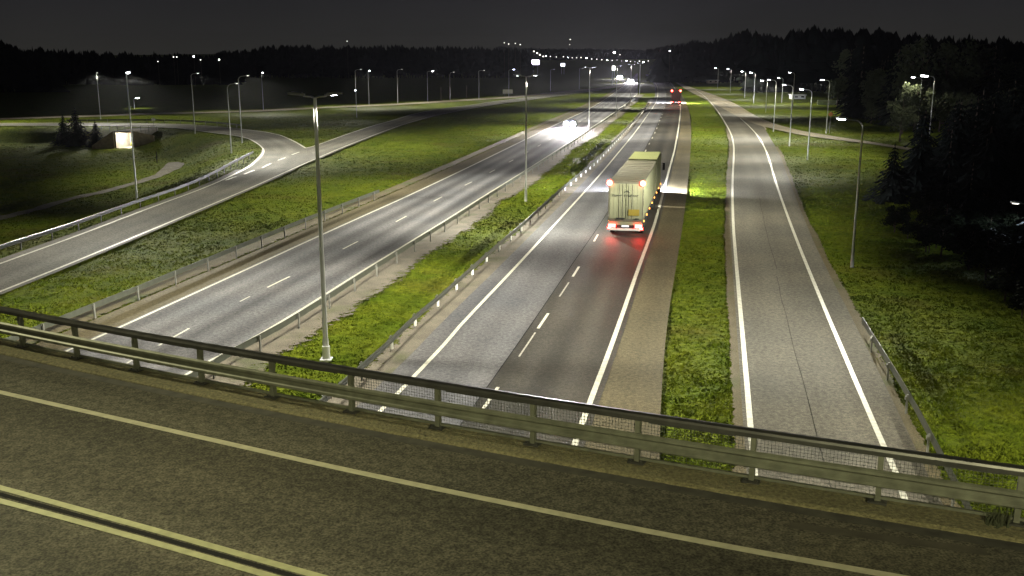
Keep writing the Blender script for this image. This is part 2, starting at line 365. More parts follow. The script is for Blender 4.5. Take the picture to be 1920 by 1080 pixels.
EXCL = []
def ribbon(name, A, B, z, mat, step=1.5, follow=False, jitter=0, cuts=1, thick=0.0, excl=True, label=None):
    """sheet between polylines A (left) and B (right); UV in metres across and along"""
    A = np.asarray(A, float); B = np.asarray(B, float)
    n = max(3, int(max(arclen(A)[-1], arclen(B)[-1]) / step))
    A = resample(A, n); B = resample(B, n)
    if jitter:
        w = B - A; w /= np.linalg.norm(w, axis=1)[:, None] + 1e-9
        jb = (vnoise(B[:, 0], B[:, 1], 2.6, 9) - .5) * 1.1 * jitter + (vnoise(B[:, 0], B[:, 1], 9, 8) - .5) * 1.6 * jitter
        B = B + w * jb[:, None]
    if excl: EXCL.append(np.vstack([A, (A + (B - A) * (.42 if jitter > .15 else 1.0))[::-1]]))
    V, UV, F = [], [], []; sA = arclen(A)
    for i in range(n):
        k = int(np.argmin(np.hypot(A[:, 0] - B[i][0], A[:, 1] - B[i][1]))); j0 = max(0, min(n - 2, k - (1 if k else 0))); tt = A[min(n - 1, j0 + 2)] - A[j0]; tt = tt / (np.linalg.norm(tt) + 1e-9)
        rel = B[i] - A[k]; vb = sA[k] + float(rel @ tt); wd = abs(float(rel[0] * tt[1] - rel[1] * tt[0]))
        for k in range(cuts + 1):
            t = k / cuts; p = A[i] * (1 - t) + B[i] * t
            zz = z + (h1(*p) if follow else 0); V.append((p[0], p[1], zz)); UV.append((wd * t, sA[i] * (1 - t) + vb * t))
    c = cuts + 1
    for i in range(n - 1):
        for k in range(cuts): F.append((i * c + k, i * c + k + 1, (i + 1) * c + k + 1, (i + 1) * c + k))
    me = bpy.data.meshes.new(name); me.from_pydata(V, [], F); me.materials.append(mat)
    uv = me.uv_layers.new(name='UVMap')
    idx = np.zeros(len(me.loops), np.int32); me.loops.foreach_get('vertex_index', idx)
    uv.data.foreach_set('uv', np.array(UV, np.float32)[idx].ravel())
    if mat.name in ('verge_gravel', 'mossy_verge'):
        ue = me.uv_layers.new(name='Edge'); E_ = np.array([(k / cuts, 0) for i in range(n) for k in range(cuts + 1)], np.float32); ue.data.foreach_set('uv', E_[idx].ravel())
    o = link(name, me); tag(o, kind='structure'); return o
def strip(name, P, w, z, mat, parent=None, step=1.5, s0=0, s1=None):
    P = np.asarray(P); s = arclen(P); s1 = s[-1] if s1 is None else s1
    t = np.linspace(s0, s1, max(2, int((s1 - s0) / step) + 1))
    Q = np.stack([np.interp(t, s, P[:, 0]), np.interp(t, s, P[:, 1])], 1); N = normals(Q)
    V = []
    for q, nn in zip(Q, N):
        V += [(q[0] - nn[0] * w / 2, q[1] - nn[1] * w / 2, z), (q[0] + nn[0] * w / 2, q[1] + nn[1] * w / 2, z)]
    mb = MB(); mb.add(V, [(2 * i, 2 * i + 1, 2 * i + 3, 2 * i + 2) for i in range(len(Q) - 1)])
    o = part(name, mb, mat, parent)
    if parent is None: tag(o, kind='structure')
    return o
def clipY(P, y0, y1):
    P = resample(P, step=1.0); m = (P[:, 1] >= y0) & (P[:, 1] <= y1); return P[m]

# ------------------------------------------------------------------ ground
def axis(fine0, fine1, fs, lo, hi):
    a = list(np.arange(fine0, fine1 + fs / 2, fs)); s = fs
    while a[-1] < hi: s *= 1.13; a.append(a[-1] + s)
    s = fs; b = [fine0]
    while b[-1] > lo: s *= 1.13; b.append(b[-1] - s)
    return np.array(b[:0:-1] + a)
gx = axis(-112, 70, 1.0, -3500, 3500); gy = axis(10, 225, 1.0, -120, 5200)
XX, YY = np.meshgrid(gx, gy); ZZ = hgt(XX.ravel(), YY.ravel())
# underpass mouth: the ground is open where the tunnel runs
PX, PY, PA = -69.4, 178.0, math.radians(-8)      # mouth centre, heading of the tunnel into the bank
nx, ny = len(gx), len(gy)
ii, jj = np.meshgrid(np.arange(nx - 1), np.arange(ny - 1)); base = (jj * nx + ii).ravel()
F = np.stack([base, base + 1, base + nx + 1, base + nx], 1)
fcx = (XX.ravel()[F].mean(1) - PX); fcy = (YY.ravel()[F].mean(1) - PY)
lx = fcx * math.cos(PA) - fcy * math.sin(PA) * -1 * -1; ly = fcx * math.sin(PA) * -1 + fcy * math.cos(PA)
hole = (np.abs(lx) < 1.5) & (ly > 0.2) & (ly < 6.0)
gm = fast_mesh('ground', np.stack([XX.ravel(), YY.ravel(), ZZ], 1), F[~hole], [M['grass']], True)
tag(link('ground', gm), kind='structure')

# ------------------------------------------------------------------ road surfaces
ribbon('left_carriageway_outer_shoulder', off(OL, -2.15), off(OL, -.22), .012, M['asph_shoulder'])
ribbon('mossy_verge', off(clipY(OL, 20, 330), -3.6), off(clipY(OL, 20, 330), -2.1), -.002, M['moss'], jitter=0, excl=False)
ribbon('left_carriageway', off(OL, -.22), resample(off(ORL, .35), 200), .02, M['asph_on'])
ribbon('median_gravel_verge', resample(off(ORL, .3), 300), resample(off(RAILA, 1.7), 300), .0, M['gravel'], jitter=.6, step=.7)
RS = resample(RL, 260); RE = resample(RR, 260)
SEAM = clipY(RR, 19, 900); SEAM = off(resample(RR, 260), -4.25)
ribbon('right_carriageway_left_lane', off(RS, -1.05), SEAM, .02, M['asph_left'])
ribbon('right_carriageway_right_lane', SEAM, off(RE, .35), .0205, M['asph_right'])
ribbon('right_carriageway_outer_shoulder', off(RE, .35), resample(np.vstack([SR, [G(1262, 157)]]), 260), .012, M['asph_shoulder'], jitter=.12)
ribbon('inner_gravel_verge', off(clipY(RL, 20, 330), -1.0), off(clipY(RL, 20, 330), -2.75), .0, M['gravel'], jitter=.35, step=.7)
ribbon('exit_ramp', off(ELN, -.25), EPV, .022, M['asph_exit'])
ribbon('exit_gravel_verge', off(clipY(ELN, 20, 190), -.2), off(clipY(ELN, 20, 190), -.75), .002, M['moss'], jitter=.155, step=.7)
ribbon('exit_outer_verge', clipY(EPV, 20, 150), off(clipY(EPV, 20, 150), .5), .003, M['moss'], jitter=.16)
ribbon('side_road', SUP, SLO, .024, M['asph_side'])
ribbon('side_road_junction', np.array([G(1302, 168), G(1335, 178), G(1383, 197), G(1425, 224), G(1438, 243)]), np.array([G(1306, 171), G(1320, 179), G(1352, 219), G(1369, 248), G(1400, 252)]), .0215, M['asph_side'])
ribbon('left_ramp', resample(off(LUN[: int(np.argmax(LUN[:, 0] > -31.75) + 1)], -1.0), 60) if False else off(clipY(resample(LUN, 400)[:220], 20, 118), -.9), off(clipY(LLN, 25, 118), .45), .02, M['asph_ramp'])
# merge area between the loop's inner line and the ramp's lower line
iA = resample(LUN, 600); i0 = int(np.argmin(np.hypot(iA[:, 0] - G(455, 319)[0], iA[:, 1] - G(455, 319)[1])))
tip = int(np.argmin(np.hypot(iA[:, 0] - G(495, 280)[0], iA[:, 1] - G(495, 280)[1])))
LP = resample(LLN, 500); NP = NOSEUP
def lowpt(q):
    k = int(np.argmin(np.hypot(LP[:, 0] - q[0], LP[:, 1] - q[1]))); return LP[k]
a_ = np.vstack([iA[i0 - 6:tip]]); ribbon('ramp_merge_area', off(a_, -.3), np.array([off(LP, .45)[int(np.argmin(np.hypot(LP[:, 0] - G(440, 366)[0], LP[:, 1] - G(440, 366)[1])))], G(600, 295)]), .019, M['asph_ramp'])
ribbon('ramp_upper_part', resample(NP, 120), resample(off(clipY(LLN, NP[0][1] - 16, NP[-1][1]), .45), 120), .0195, M['asph_ramp'])
ribbon('loop_road', resample(iA[tip:], 120), resample(LOUT[::-1], 120), .018, M['asph_ramp'])
ribbon('ramp_gore_area', np.array([G(494, 289), G(495, 280), G(483, 269)]), np.array([G(600, 294), G(585, 281), G(573, 278)]), .0185, M['asph_ramp'])
ribbon('far_side_road', off(FARR, -3.2), off(FARR, 3.2), .015, M['asph_side'], step=4)

# gravel path with its wide end in the loop's hollow
PTH = [GT(x, y)[:2] for x, y in [(-120, 432), (0, 411), (60, 395), (104, 381), (187, 361.5), (250, 345.5), (292, 331), (318, 320)]]
ribbon('gravel_path', off(smooth(PTH), -.75), off(smooth(PTH), .75), .06, M['path'], step=1.0, follow=True, cuts=3, jitter=.25)
B1 = [GT(x, y)[:2] for x, y in [(288, 330), (306, 316), (312, 306), (330, 303.5), (344, 306)]]
B2 = [GT(x, y)[:2] for x, y in [(296, 334), (318, 324), (332, 319), (342, 314), (346, 308)]]
ribbon('path_end', smooth(B1), smooth(B2), .09, M['path'], step=.8, follow=True, cuts=4, jitter=.3)

# ------------------------------------------------------------------ painted markings
def marking(name, P, w, z, mat=None, **k): return strip(name, P, w, z, mat or M['paint'], **k)
marking('edge_line', OL, .16, .034); marking('edge_line', ORL, .16, .034)
marking('edge_line', RL, .19, .034); marking('edge_line', RR, .22, .034)
marking('edge_line', ELN, .21, .036); marking('edge_line', ERN, .20, .036)
marking('edge_line', LLN, .20, .034)
marking('edge_line', off(resample(LUN, 400), 0.0), .22, .036)
marking('edge_line', LOUT, .3, .036); marking('edge_line', NOSEUP, .22, .036)
marking('edge_line', off(FARR, 2.6), .25, .03, step=4); marking('edge_line', off(FARR, -2.6), .25, .03, step=4)
marking('crack_seam', SEAM, .045, .03, M['crack'])
def dashes(P, y_first, on, period, y_end, w, z, mat=None, name='lane_dash'):
    P = resample(P, step=.5); s = arclen(P); sf = float(np.interp(y_first, P[:, 1], s)); se = float(np.interp(y_end, P[:, 1], s))
    while sf + on < se: strip(name, P, w, z, mat or M['paint'], s0=sf, s1=sf + on); sf += period
mid_on = resample(smooth([(-19.9, 20)] + GL([(325, 634), (355, 616), (508, 536), (545, 519), (650, 464), (672, 453), (757, 409), (829, 369), (900, 334), (985, 288), (1085, 231), (1150, 187), (1178, 166), (1192, 150)]), 1), step=1)
dashes(mid_on, 43.4, 3, 12, 420, .12, .034)
dashes(mid_on, 40.0, 1.2, 12, 60, .10, .034, M['paint_worn'], 'worn_dash')
mid_r = resample(smooth([(-4.2, 20)] + GL([(901, 775), (943, 714), (967, 679), (1027, 590), (1047, 560), (1088, 498), (1119, 444), (1212, 281), (1222, 261), (1231, 243), (1245, 205), (1249, 190), (1248, 172), (1240, 155), (1226, 143)]), 1), step=1)
dashes(mid_r, 34.6, 3, 12, 420, .14, .034)
dashes(mid_r, 38.9, 1.6, 12, 40, .10, .033, M['paint_worn'], 'worn_dash')
dashes(mid_r, 41.7, 4.0, 12, 54, .08, .033, M['paint_worn'], 'worn_dash')
dashes(mid_r, 53.0, 3.6, 12, 58, .09, .033, M['paint_worn'], 'worn_dash')
for (a, b) in (((547, 290.6), (561.5, 285.4)), ((521, 301), (535, 296)), ((492, 314.6), (508, 307)), ((458, 327), (477, 319.5)), ((423, 338.5), (443, 331.5))):
    strip('lane_dash', np.array([G(*a), G(*b)]), .22, .035, M['paint'])
# long thin cracks in the exit ramp
for k_, (p0, fr) in enumerate(((25, .52), (60, .55))):
    C_ = clipY(ELN, p0, p0 + 34); D_ = np.array([(xat(ERN, q[1]), q[1]) for q in C_])
    Q_ = C_ * (1 - fr) + D_ * fr; Q_[:, 0] += (vnoise(Q_[:, 1], Q_[:, 1] * 0, 3.5, 3) - .5) * .12
    strip('asphalt_crack', Q_, .018, .031, M['crack'])

# ------------------------------------------------------------------ grass tufts (nobody could count them)
def grass(n, y0, y1, hmin, hmax, wmin, wmax, nb):
    Y = y0 * (y1 / y0) ** RNG.rand(n); X = (RNG.rand(n) * 2 - 1) * Y * .60
    m = ~((X < -6) & (Y < 20)) ; keep = m
    for P in EXCL:
        bx = (X > P[:, 0].min()) & (X < P[:, 0].max()) & (Y > P[:, 1].min()) & (Y < P[:, 1].max()) & keep
        if bx.any():
            k = np.where(bx)[0]; keep[k[pip(P, X[k], Y[k])]] = False
    keep &= ~((np.abs((X - PX)) < 2.3) & (Y > PY - 1) & (Y < PY + 9))
    X, Y = X[keep], Y[keep]; Z = hgt(X, Y); n = len(X)
    clump = vnoise(X, Y, 2.3, 4) * .6 + vnoise(X, Y, .7, 6) * .4
    V = []; 
    for b in range(nb):
        a = RNG.rand(n) * 6.283; w = wmin + RNG.rand(n) * (wmax - wmin); h = (hmin + RNG.rand(n) * (hmax - hmin)) * (.5 + clump)
        ox, oy = (RNG.rand(n) - .5) * w * 2.5, (RNG.rand(n) - .5) * w * 2.5
        dx, dy = np.cos(a) * w / 2, np.sin(a) * w / 2; lean = (RNG.rand(n, 2) - .5) * h[:, None] * 3.2
        p0 = np.stack([X + ox - dx, Y + oy - dy, Z - .03], 1); p1 = np.stack([X + ox + dx, Y + oy + dy, Z - .03], 1)
        p2 = np.stack([X + ox + lean[:, 0], Y + oy + lean[:, 1], Z + h], 1)
        V.append(np.stack([p0, p1, p2], 1).reshape(-1, 3))
    return np.vstack(V)
V = np.vstack([grass(80000, 24, 80, .04, .13, .05, .13, 3), grass(90000, 75, 230, .04, .11, .10, .24, 2)])
tag(link('grass', fast_mesh('grass', V, np.arange(len(V)).reshape(-1, 3), [M['blade']])), 'rough green grass covering the verges, medians and loop hollow', 'grass', kind='stuff')

# ------------------------------------------------------------------ guardrails
POSTM = {}
def rail_post(h):
    k = round(h, 2)
    if k not in POSTM:
        mb = MB(); mb.box((0, 0, h / 2 - .15), (.10, .06, h + .3)); mb.box((0, .05, h - .14), (.12, .06, .14)); POSTM[k] = mb.mesh('post', M['galv_post'])
    return POSTM[k]
WPROF = [(0, -.15), (.045, -.12), (.045, -.07), (0, -.03), (0, .03), (.045, .07), (.045, .12), (0, .15), (-.012, .15), (-.012, .03), (-.012, -.03), (-.012, -.15)]
def guardrail(P, label, side=1, spacing=4.0, start=0.0, top=.75, h=lambda x, y: 0, both=False, refl=False, group='steel guardrails'):
    P = resample(P, step=2.0); s = arclen(P)
    t = thing('guardrail', label, 'guardrail', (P[0][0], P[0][1], h(*P[0])), 0, group)
    O = np.array([P[0][0], P[0][1], h(*P[0])])
    Q = off(P, -.10 * side)
    mb = MB(); path = [(q[0] - O[0], q[1] - O[1], top - .15 + h(*q) - O[2]) for q in Q]
    mb.sweep(path, [(-a * side, u) for a, u in WPROF]); part('rail_beam', mb, M['galv'], t)
    if both:
        mb = MB(); mb.sweep([(q[0] - O[0], q[1] - O[1], top - .15 + h(*q) - O[2]) for q in off(P, .10 * side)], [(a * side, u) for a, u in WPROF]); part('rail_beam', mb, M['galv'], t)
    pts = np.arange(start, s[-1], spacing); T = np.gradient(P, axis=0)
    for d in pts:
        x, y = np.interp(d, s, P[:, 0]), np.interp(d, s, P[:, 1])
        tx, ty = np.interp(d, s, T[:, 0]), np.interp(d, s, T[:, 1])
        link('post', rail_post(top), t, (x - O[0], y - O[1], h(x, y) - O[2]), math.atan2(ty, tx))
    return t, P
RAp, RBp = resample(RAILA, step=1), resample(RAILB, step=1)
guardrail(clipY(RAp, 22, 330), 'guardrail on the median side of the left carriageway, on pale gravel', side=1)
_, PB = guardrail(clipY(RBp, 22, 300), 'guardrail with white-marked posts on the left edge of the right carriageway', side=-1)
D0 = smooth([G(x, y, .75) for x, y in DTOP], 1); D0 = np.vstack([[(-30.0, 22)], D0])
guardrail(D0, 'guardrail between the left carriageway shoulder and the wide grass bank, ending by the shoulder', side=1)
C0 = smooth([G(x, y, .75) for x, y in CTOP], 1)[::-1]; C0 = np.vstack([[(16.2, 20)], C0])
guardrail(C0, 'short straight guardrail on the outer side of the exit ramp near the bridge', side=-1)
guardrail(RAILG, 'guardrail along the outer edge of the curving left ramp, above the gravel path', side=-1)
guardrail(smooth(GL([(120, 232), (208, 231), (312, 231), (400, 236), (450, 241.5)]), 1) + np.array([0, 1.2]), 'guardrail on the far side of the loop road before the far grass strip', side=1)
# white reflector caps on the posts of the right carriageway guardrail
mb = MB(); mb.box((0, 0, .0), (.13, .09, .42)); refl_me = mb.mesh('reflector', M['white'])
tB = [o for o in bpy.data.objects if o.name.startswith('guardrail') and 'white-marked' in str(o.get('label'))][0]
for o in [c for c in bpy.data.objects if c.parent == tB and c.name.startswith('post')]:
    r = link('reflector', refl_me, o, (0, -.05, .33))

# ------------------------------------------------------------------ bridge in the foreground
ZD = 5.6
BP = [G(x, y, ZD) for x, y in [(33, 655), (137, 675), (252, 697), (372, 722), (503, 748), (652, 777), (815, 808), (992, 841), (1195, 876), (1408, 908), (1633, 945)]]
BP = np.array(BP); co = np.polyfit(BP[:, 0], BP[:, 1], 3); c2 = np.polyfit(BP[:, 0], BP[:, 1], 2)
xs = np.linspace(-13.0, 8.5, 60); core = np.stack([xs, np.polyval(c2, xs)], 1)
dl = (core[0] - core[1]) / np.linalg.norm(core[0] - core[1]); dr = (core[-1] - core[-2]) / np.linalg.norm(core[-1] - core[-2])
BR = np.vstack([core[0] + dl * 55, core[0] + dl * 20, core, core[-1] + dr * 20, core[-1] + dr * 55])     # bridge edge line, left to right
BRr = resample(BR, step=.5)
def near_off(P, d): return off(P, d)          # positive = towards the camera
KB = GL([(0, 664), (192, 704), (337, 733), (481, 765), (600, 788), (926, 850), (1220, 903), (1461, 940), (1920, 1019)], ZD)
KB = np.array(KB); kd = float(np.mean([np.min(np.hypot(BRr[:, 0] - p[0], BRr[:, 1] - p[1])) for p in KB]))
ribbon('bridge_deck', off(BRr, kd), off(BRr, 15.5), ZD, M['asph_deck'], step=.5, excl=False)
mb = MB(); path = [(p[0], p[1], ZD) for p in resample(BR, step=1.0)]
mb.sweep(path, [(-.22, .0), (kd - .02, -.02), (15.5, -.02), (15.5, -1.0), (12.5, -1.15), (3.0, -1.15), (.5, -.75), (-.22, -.65)])
part('bridge_slab', mb, M['concrete'], None); tag(bpy.data.objects['bridge_slab'], kind='structure')
mb = MB(); mb.sweep(path, [(-.25, .07), (kd - .06, .05), (kd, .02), (kd, -.05), (-.25, -.30)])
part('bridge_edge_beam', mb, M['edge_beam'], None); tag(bpy.data.objects['bridge_edge_beam'], kind='structure')
for q in ((-34, 38), (19.5, 9.5)):
    mb = MB(); 
    for dx_ in (0, 4.2, 8.4): mb.tube([(q[0] + dx_ * .45, q[1] - dx_, -.3), (q[0] + dx_ * .45, q[1] - dx_, ZD - 1.1)], .45, 16)
    part('bridge_pier', mb, M['concrete'], None, True); o = bpy.data.objects.get('bridge_pier') if q[0] < 0 else bpy.data.objects['bridge_pier.001']
    tag(o, kind='structure')
BL = smooth(GL([(0, 736), (350, 815), (700, 894), (1300, 1015), (1668, 1080)], ZD)); 
def extend(P, a, b):
    P = np.asarray(P); u = (P[0] - P[2]) / np.linalg.norm(P[0] - P[2]); v = (P[-1] - P[-3]) / np.linalg.norm(P[-1] - P[-3])
    return np.vstack([P[0] + u * a, P, P[-1] + v * b])
strip('bridge_edge_line', extend(BL, 35, 35), .17, ZD + .012, M['paint_bridge'], step=.6)
Y1 = smooth(GL([(0, 915), (280, 992), (560, 1071)], ZD)); Y2 = smooth(GL([(0, 940), (250, 1007), (500, 1079)], ZD))
strip('bridge_centre_line', extend(Y1, 35, 45), .14, ZD + .012, M['paint_yellow'], step=.6)
strip('bridge_centre_line', extend(Y2, 35, 45), .14, ZD + .012, M['paint_yellow'], step=.6)
strip('bridge_centre_seam', (extend(Y1, 35, 45) + extend(Y2, 35, 45)) / 2, .10, ZD + .010, M['crack'], step=.6)
strip('bridge_gutter_seam', off(BRr, kd + .16), .26, ZD + .006, plain('gutter_dirt', (.040, .038, .028), .9, var=.5, scale=2.5), step=.5)
# paler repaired slab at the right end of the deck with its dark joint
ribbon('deck_repair_slab', GL([(1500, 1000), (1650, 1020), (1850, 1042)], ZD), GL([(1480, 1080), (1620, 1110), (1850, 1140)], ZD), ZD + .007, asphalt('asphalt_patch', (.072, .069, .050), (.112, .107, .080), tracks=.02, speck=.5, rough=.85), step=.5, excl=False)
strip('deck_joint', np.array(GL([(1480, 985), (1640, 1008), (1850, 1036)], ZD)), .22, ZD + .009, plain('joint_dirt', (.05, .045, .03), .9, var=.4))

rt = thing('bridge_railing', 'dark steel bridge railing with posts, wire mesh and a low guard beam', 'railing')
sB = arclen(BRr); k0 = int(np.argmin(np.hypot(BRr[:, 0] - BP[0][0], BRr[:, 1] - BP[0][1])))
s_post0 = sB[k0]; k1 = int(np.argmin(np.hypot(BRr[:, 0] - BP[-1][0], BRr[:, 1] - BP[-1][1]))); SPC = (sB[k1] - s_post0) / 10
def bpt(s, d=0.0):
    x, y = np.interp(s, sB, BRr[:, 0]), np.interp(s, sB, BRr[:, 1]); x2, y2 = np.interp(s + .2, sB, BRr[:, 0]), np.interp(s + .2, sB, BRr[:, 1])
    a = math.atan2(y2 - y, x2 - x); return x + math.sin(a) * d, y - math.cos(a) * d, a
RH = .98
mb = MB(); mb.box((0, .0, RH / 2), (.09, .11, RH - .06)); mb.box((0, -.10, .52), (.10, .14, .12)); post_me = mb.mesh('post', M['deck_steel'])
mb = MB(); mb.box((0, 0, .035), (.30, .26, .03))
for sx_ in (-.1, .1):
    for sy_ in (-.08, .08): mb.tube([(sx_, sy_, .04), (sx_, sy_, .085)], .018, 6)
foot_me = mb.mesh('base_plate', M['rail_dark'])
for k in range(-12, 22):
    s = s_post0 + k * SPC
    if s < 0 or s > sB[-1]: continue
    x, y, a = bpt(s); p = link('post', post_me, rt, (x, y, ZD + .06), a); link('base_plate', foot_me, p, (0, 0, 0))
RP = resample(BR, step=.8); P3 = [(p[0], p[1], ZD + RH) for p in RP]
mb = MB(); mb.sweep(P3, [(-.10, .0), (-.085, .04), (.0, .055), (.085, .04), (.10, .0), (.10, -.075), (-.10, -.075)]); part('top_rail', mb, M['rail_dark'], rt)
# sleeves: short thicker splices under the top rail
for k in range(-3, 12):
    if k % 2 == 0:
        mb = MB(); ss = s_post0 + k * SPC + SPC * .10
        mb.sweep([(bpt(ss + q)[0], bpt(ss + q)[1], ZD + RH - .07) for q in np.linspace(0, SPC * .75, 5)], [(-.05, .03), (.05, .03), (.05, -.035), (-.05, -.035)]); part('rail_splice', mb, M['black'], rt)
GB = resample(off(BRr, .20), step=.8)
mb = MB(); mb.sweep([(p[0], p[1], ZD + .56) for p in GB], WPROF); part('guard_beam', mb, M['deck_steel'], rt)
mb = MB(); mb.sweep([(p[0], p[1], ZD + .14) for p in resample(off(BRr, -.04), step=.8)], [(-.025, -.025), (-.025, .025), (.025, .025), (.025, -.025)]); part('lower_rail', mb, M['deck_steel'], rt)
mb = MB(); W = SPC - .12; hm = RH - .26
for i in range(int(hm / .06) + 1): mb.box((0, 0, .18 + i * .06), (W, .005, .005))
for i in range(int(W / .06) + 1): mb.box((-W / 2 + i * .06, 0, .18 + hm / 2), (.005, .005, hm))
mesh_me = mb.mesh('mesh_panel', M['galv'])
for k in range(5, 14):
    x, y, a = bpt(s_post0 + (k + .5) * SPC, -.03); link('mesh_panel', mesh_me, rt, (x, y, ZD), a)
# weed clump growing at the deck edge
wb = MB(); wx, wy = G(1872, 985, ZD + .05)
for i in range(90):
    a = random.random() * 6.28; r = random.random() * .22; h = .08 + random.random() * .22; w = .02
    bx_, by_ = wx + math.cos(a) * r, wy + math.sin(a) * r * .6
    wb.add([(bx_ - w, by_, ZD + .04), (bx_ + w, by_, ZD + .04), (bx_ + random.uniform(-.12, .12), by_ + random.uniform(-.12, .12), ZD + .04 + h)], [(0, 1, 2)])
tag(part('weed_clump', wb, plain('weed', (.03, .035, .015), .9, var=.3), None), 'small dark weed clump at the bridge deck edge, bottom right', 'weed')

# ------------------------------------------------------------------ street lamps
LIGHTS = {}; SGN = 1
def lamp_light(name, power, color, size=154, blend=.30, batwing=True, radius=.12, road=None, cap=.34):
    key = (name, power, size, road, cap)
    if key in LIGHTS: return LIGHTS[key]
    L = bpy.data.lights.new(name, 'SPOT'); L.energy = power; L.color = color; L.spot_size = math.radians(size); L.spot_blend = blend
    L.shadow_soft_size = radius
    if batwing:                                   # street luminaires throw most light sideways, not straight down
        L.use_nodes = True; n = L.node_tree; em = n.nodes['Emission']
        g = node(n, 'ShaderNodeNewGeometry'); s = node(n, 'ShaderNodeSeparateXYZ'); n.links.new(g.outputs['Incoming'], s.inputs[0])
        a = node(n, 'ShaderNodeMath', operation='ABSOLUTE'); n.links.new(s.outputs['Z'], a.inputs[0])
        mx = node(n, 'ShaderNodeMath', operation='MAXIMUM'); mx.inputs[1].default_value = cap; n.links.new(a.outputs[0], mx.inputs[0])
        pw = node(n, 'ShaderNodeMath', operation='POWER'); pw.inputs[1].default_value = -2.9; n.links.new(mx.outputs[0], pw.inputs[0])
        sc = node(n, 'ShaderNodeMath', operation='MULTIPLY'); sc.inputs[1].default_value = .22; n.links.new(pw.outputs[0], sc.inputs[0])
        out = sc.outputs[0]
        if road:                                  # shield on the house side: little light goes behind the post
            dt = node(n, 'ShaderNodeVectorMath', operation='DOT_PRODUCT'); dt.inputs[1].default_value = (SGN * road[0], SGN * road[1], 0)
            n.links.new(g.outputs['Incoming'], dt.inputs[0])
            mr = node(n, 'ShaderNodeMapRange', interpolation_type='SMOOTHSTEP'); mr.inputs['From Min'].default_value = -.58; mr.inputs['From Max'].default_value = .05
            n.links.new(dt.outputs['Value'], mr.inputs['Value'])
            mm = node(n, 'ShaderNodeMath', operation='MULTIPLY'); n.links.new(out, mm.inputs[0]); n.links.new(mr.outputs[0], mm.inputs[1]); out = mm.outputs[0]
        n.links.new(out, em.inputs['Strength'])
    LIGHTS[key] = L; return L
MESH = {}
def cached(key, fn):
    if key not in MESH: MESH[key] = fn()
    return MESH[key]
def pole_mesh(h, r=.085):
    def f():
        mb = MB(); mb.tube([(0, 0, -.4), (0, 0, .9), (0, 0, 1.0), (0, 0, h * .5), (0, 0, h)], [r * 1.15, r * 1.15, r, r * .8, r * .6], 12)
        return mb.mesh('pole', M['pole'], True)
    return cached(('pole', round(h, 1), r), f)
def arm_mesh(L, rise):
    def f():
        mb = MB(); mb.tube([(0, 0, 0), (L * .12, 0, rise * .5), (L * .35, 0, rise * .85), (L, 0, rise)], [.05, .045, .04, .035], 8)
        return mb.mesh('arm', M['pole'], True)
    return cached(('arm', L, rise), f)
def head_mesh():
    def f():
        mb = MB(); mb.prism([(0, -.09), (.12, -.15), (.6, -.16), (.72, -.1), (.72, .1), (.6, .16), (.12, .15), (0, .09)], .0, .09)
        mb.prism([(.10, -.08), (.55, -.10), (.55, .10), (.10, .08)], .09, .13); return mb.mesh('lamp_head', M['pole'])
    return cached('head', f)
def lens_mesh(kind, big=1.0):
    def f():
        mb = MB(); n = 10; V = []; F = []
        for i, (r, z) in enumerate(((1, 0), (.95, -.035), (.7, -.065))):
            for k in range(n):
                a = 2 * math.pi * k / n; V.append((.38 + .26 * big * r * math.cos(a), .13 * big * r * math.sin(a), -.001 + z * (big if big > .6 else .1)))
        F = [(i * n + k, i * n + (k + 1) % n, (i + 1) * n + (k + 1) % n, (i + 1) * n + k) for i in range(2) for k in range(n)] + [tuple(range(2 * n, 3 * n))]
        mb.add(V, F); return mb.mesh('lens', M[kind])
    return cached(('lens', kind, big), f)
def street_lamp(base, h, arms, label, power=0, group=None, lens='lens', arm=1.25, rise=.45, big=1.0, r=.085, tilt=12, color=LAMP_RGB, sleeve=False, aim=18, cone=154, road=None, cap=.34):
    """arms: headings in degrees (0 = +X)"""
    t = thing('street_lamp', label, 'street lamp', base, 0, group)
    link('pole', pole_mesh(h, r), t)
    if sleeve:
        mb = MB(); mb.tube([(0, 0, 0), (0, 0, .62)], .17, 14); mb.box((0, -.0, .02), (.5, .5, .06)); part('base_sleeve', mb, M['alu'], t)
    for a in arms:
        q = link('arm', arm_mesh(arm, rise), t, (0, 0, h - .05), math.radians(a))
        hd = link('lamp_head', head_mesh(), t, (math.cos(math.radians(a)) * (arm - .05), math.sin(math.radians(a)) * (arm - .05), h - .05 + rise), 0)
        hd.rotation_euler = (0, math.radians(-tilt * .4), math.radians(a)); link('lens', lens_mesh(lens, big), hd)
        if power:
            L = bpy.data.objects.new('lamp_light', lamp_light('lamp_light_%s' % lens, power, color, cone, road=road, cap=cap)); COL.objects.link(L); L.parent = t
            L.location = (math.cos(math.radians(a)) * (arm + .33), math.sin(math.radians(a)) * (arm + .33), h + rise - .22)
            L.rotation_euler = (0, -math.radians(aim), math.radians(a))
    return t
# median, double armed
MED = [((612, 672), 'first', 'double-armed street lamp in the median with a bright metal base sleeve, nearest the bridge'),
       ((986, 375), '', 'double-armed median street lamp rising from the grass behind the guardrail at mid distance'),
       ((1104, 246), '', 'double-armed median street lamp level with the oncoming dazzling headlights'),
       ((1155, 219), '', 'double-armed median street lamp next beyond the oncoming headlights'),
       ((1182, 197), '', 'fifth double-armed median street lamp from the bridge, below the two far headlights'),
       ((1199, 178), '', 'sixth double-armed median street lamp, last clear one before the far lights')]
for (bp, f_, lab) in MED:
    x, y = G(*bp)
    street_lamp((x, y, -.05), 11.3, (-10, 170), lab, P_MEDIAN, 'double-armed street lamps along the motorway median', arm=.5, rise=.12, r=.115 if f_ else .10, sleeve=bool(f_), aim=6, big=.55, cone=138, cap=.50)
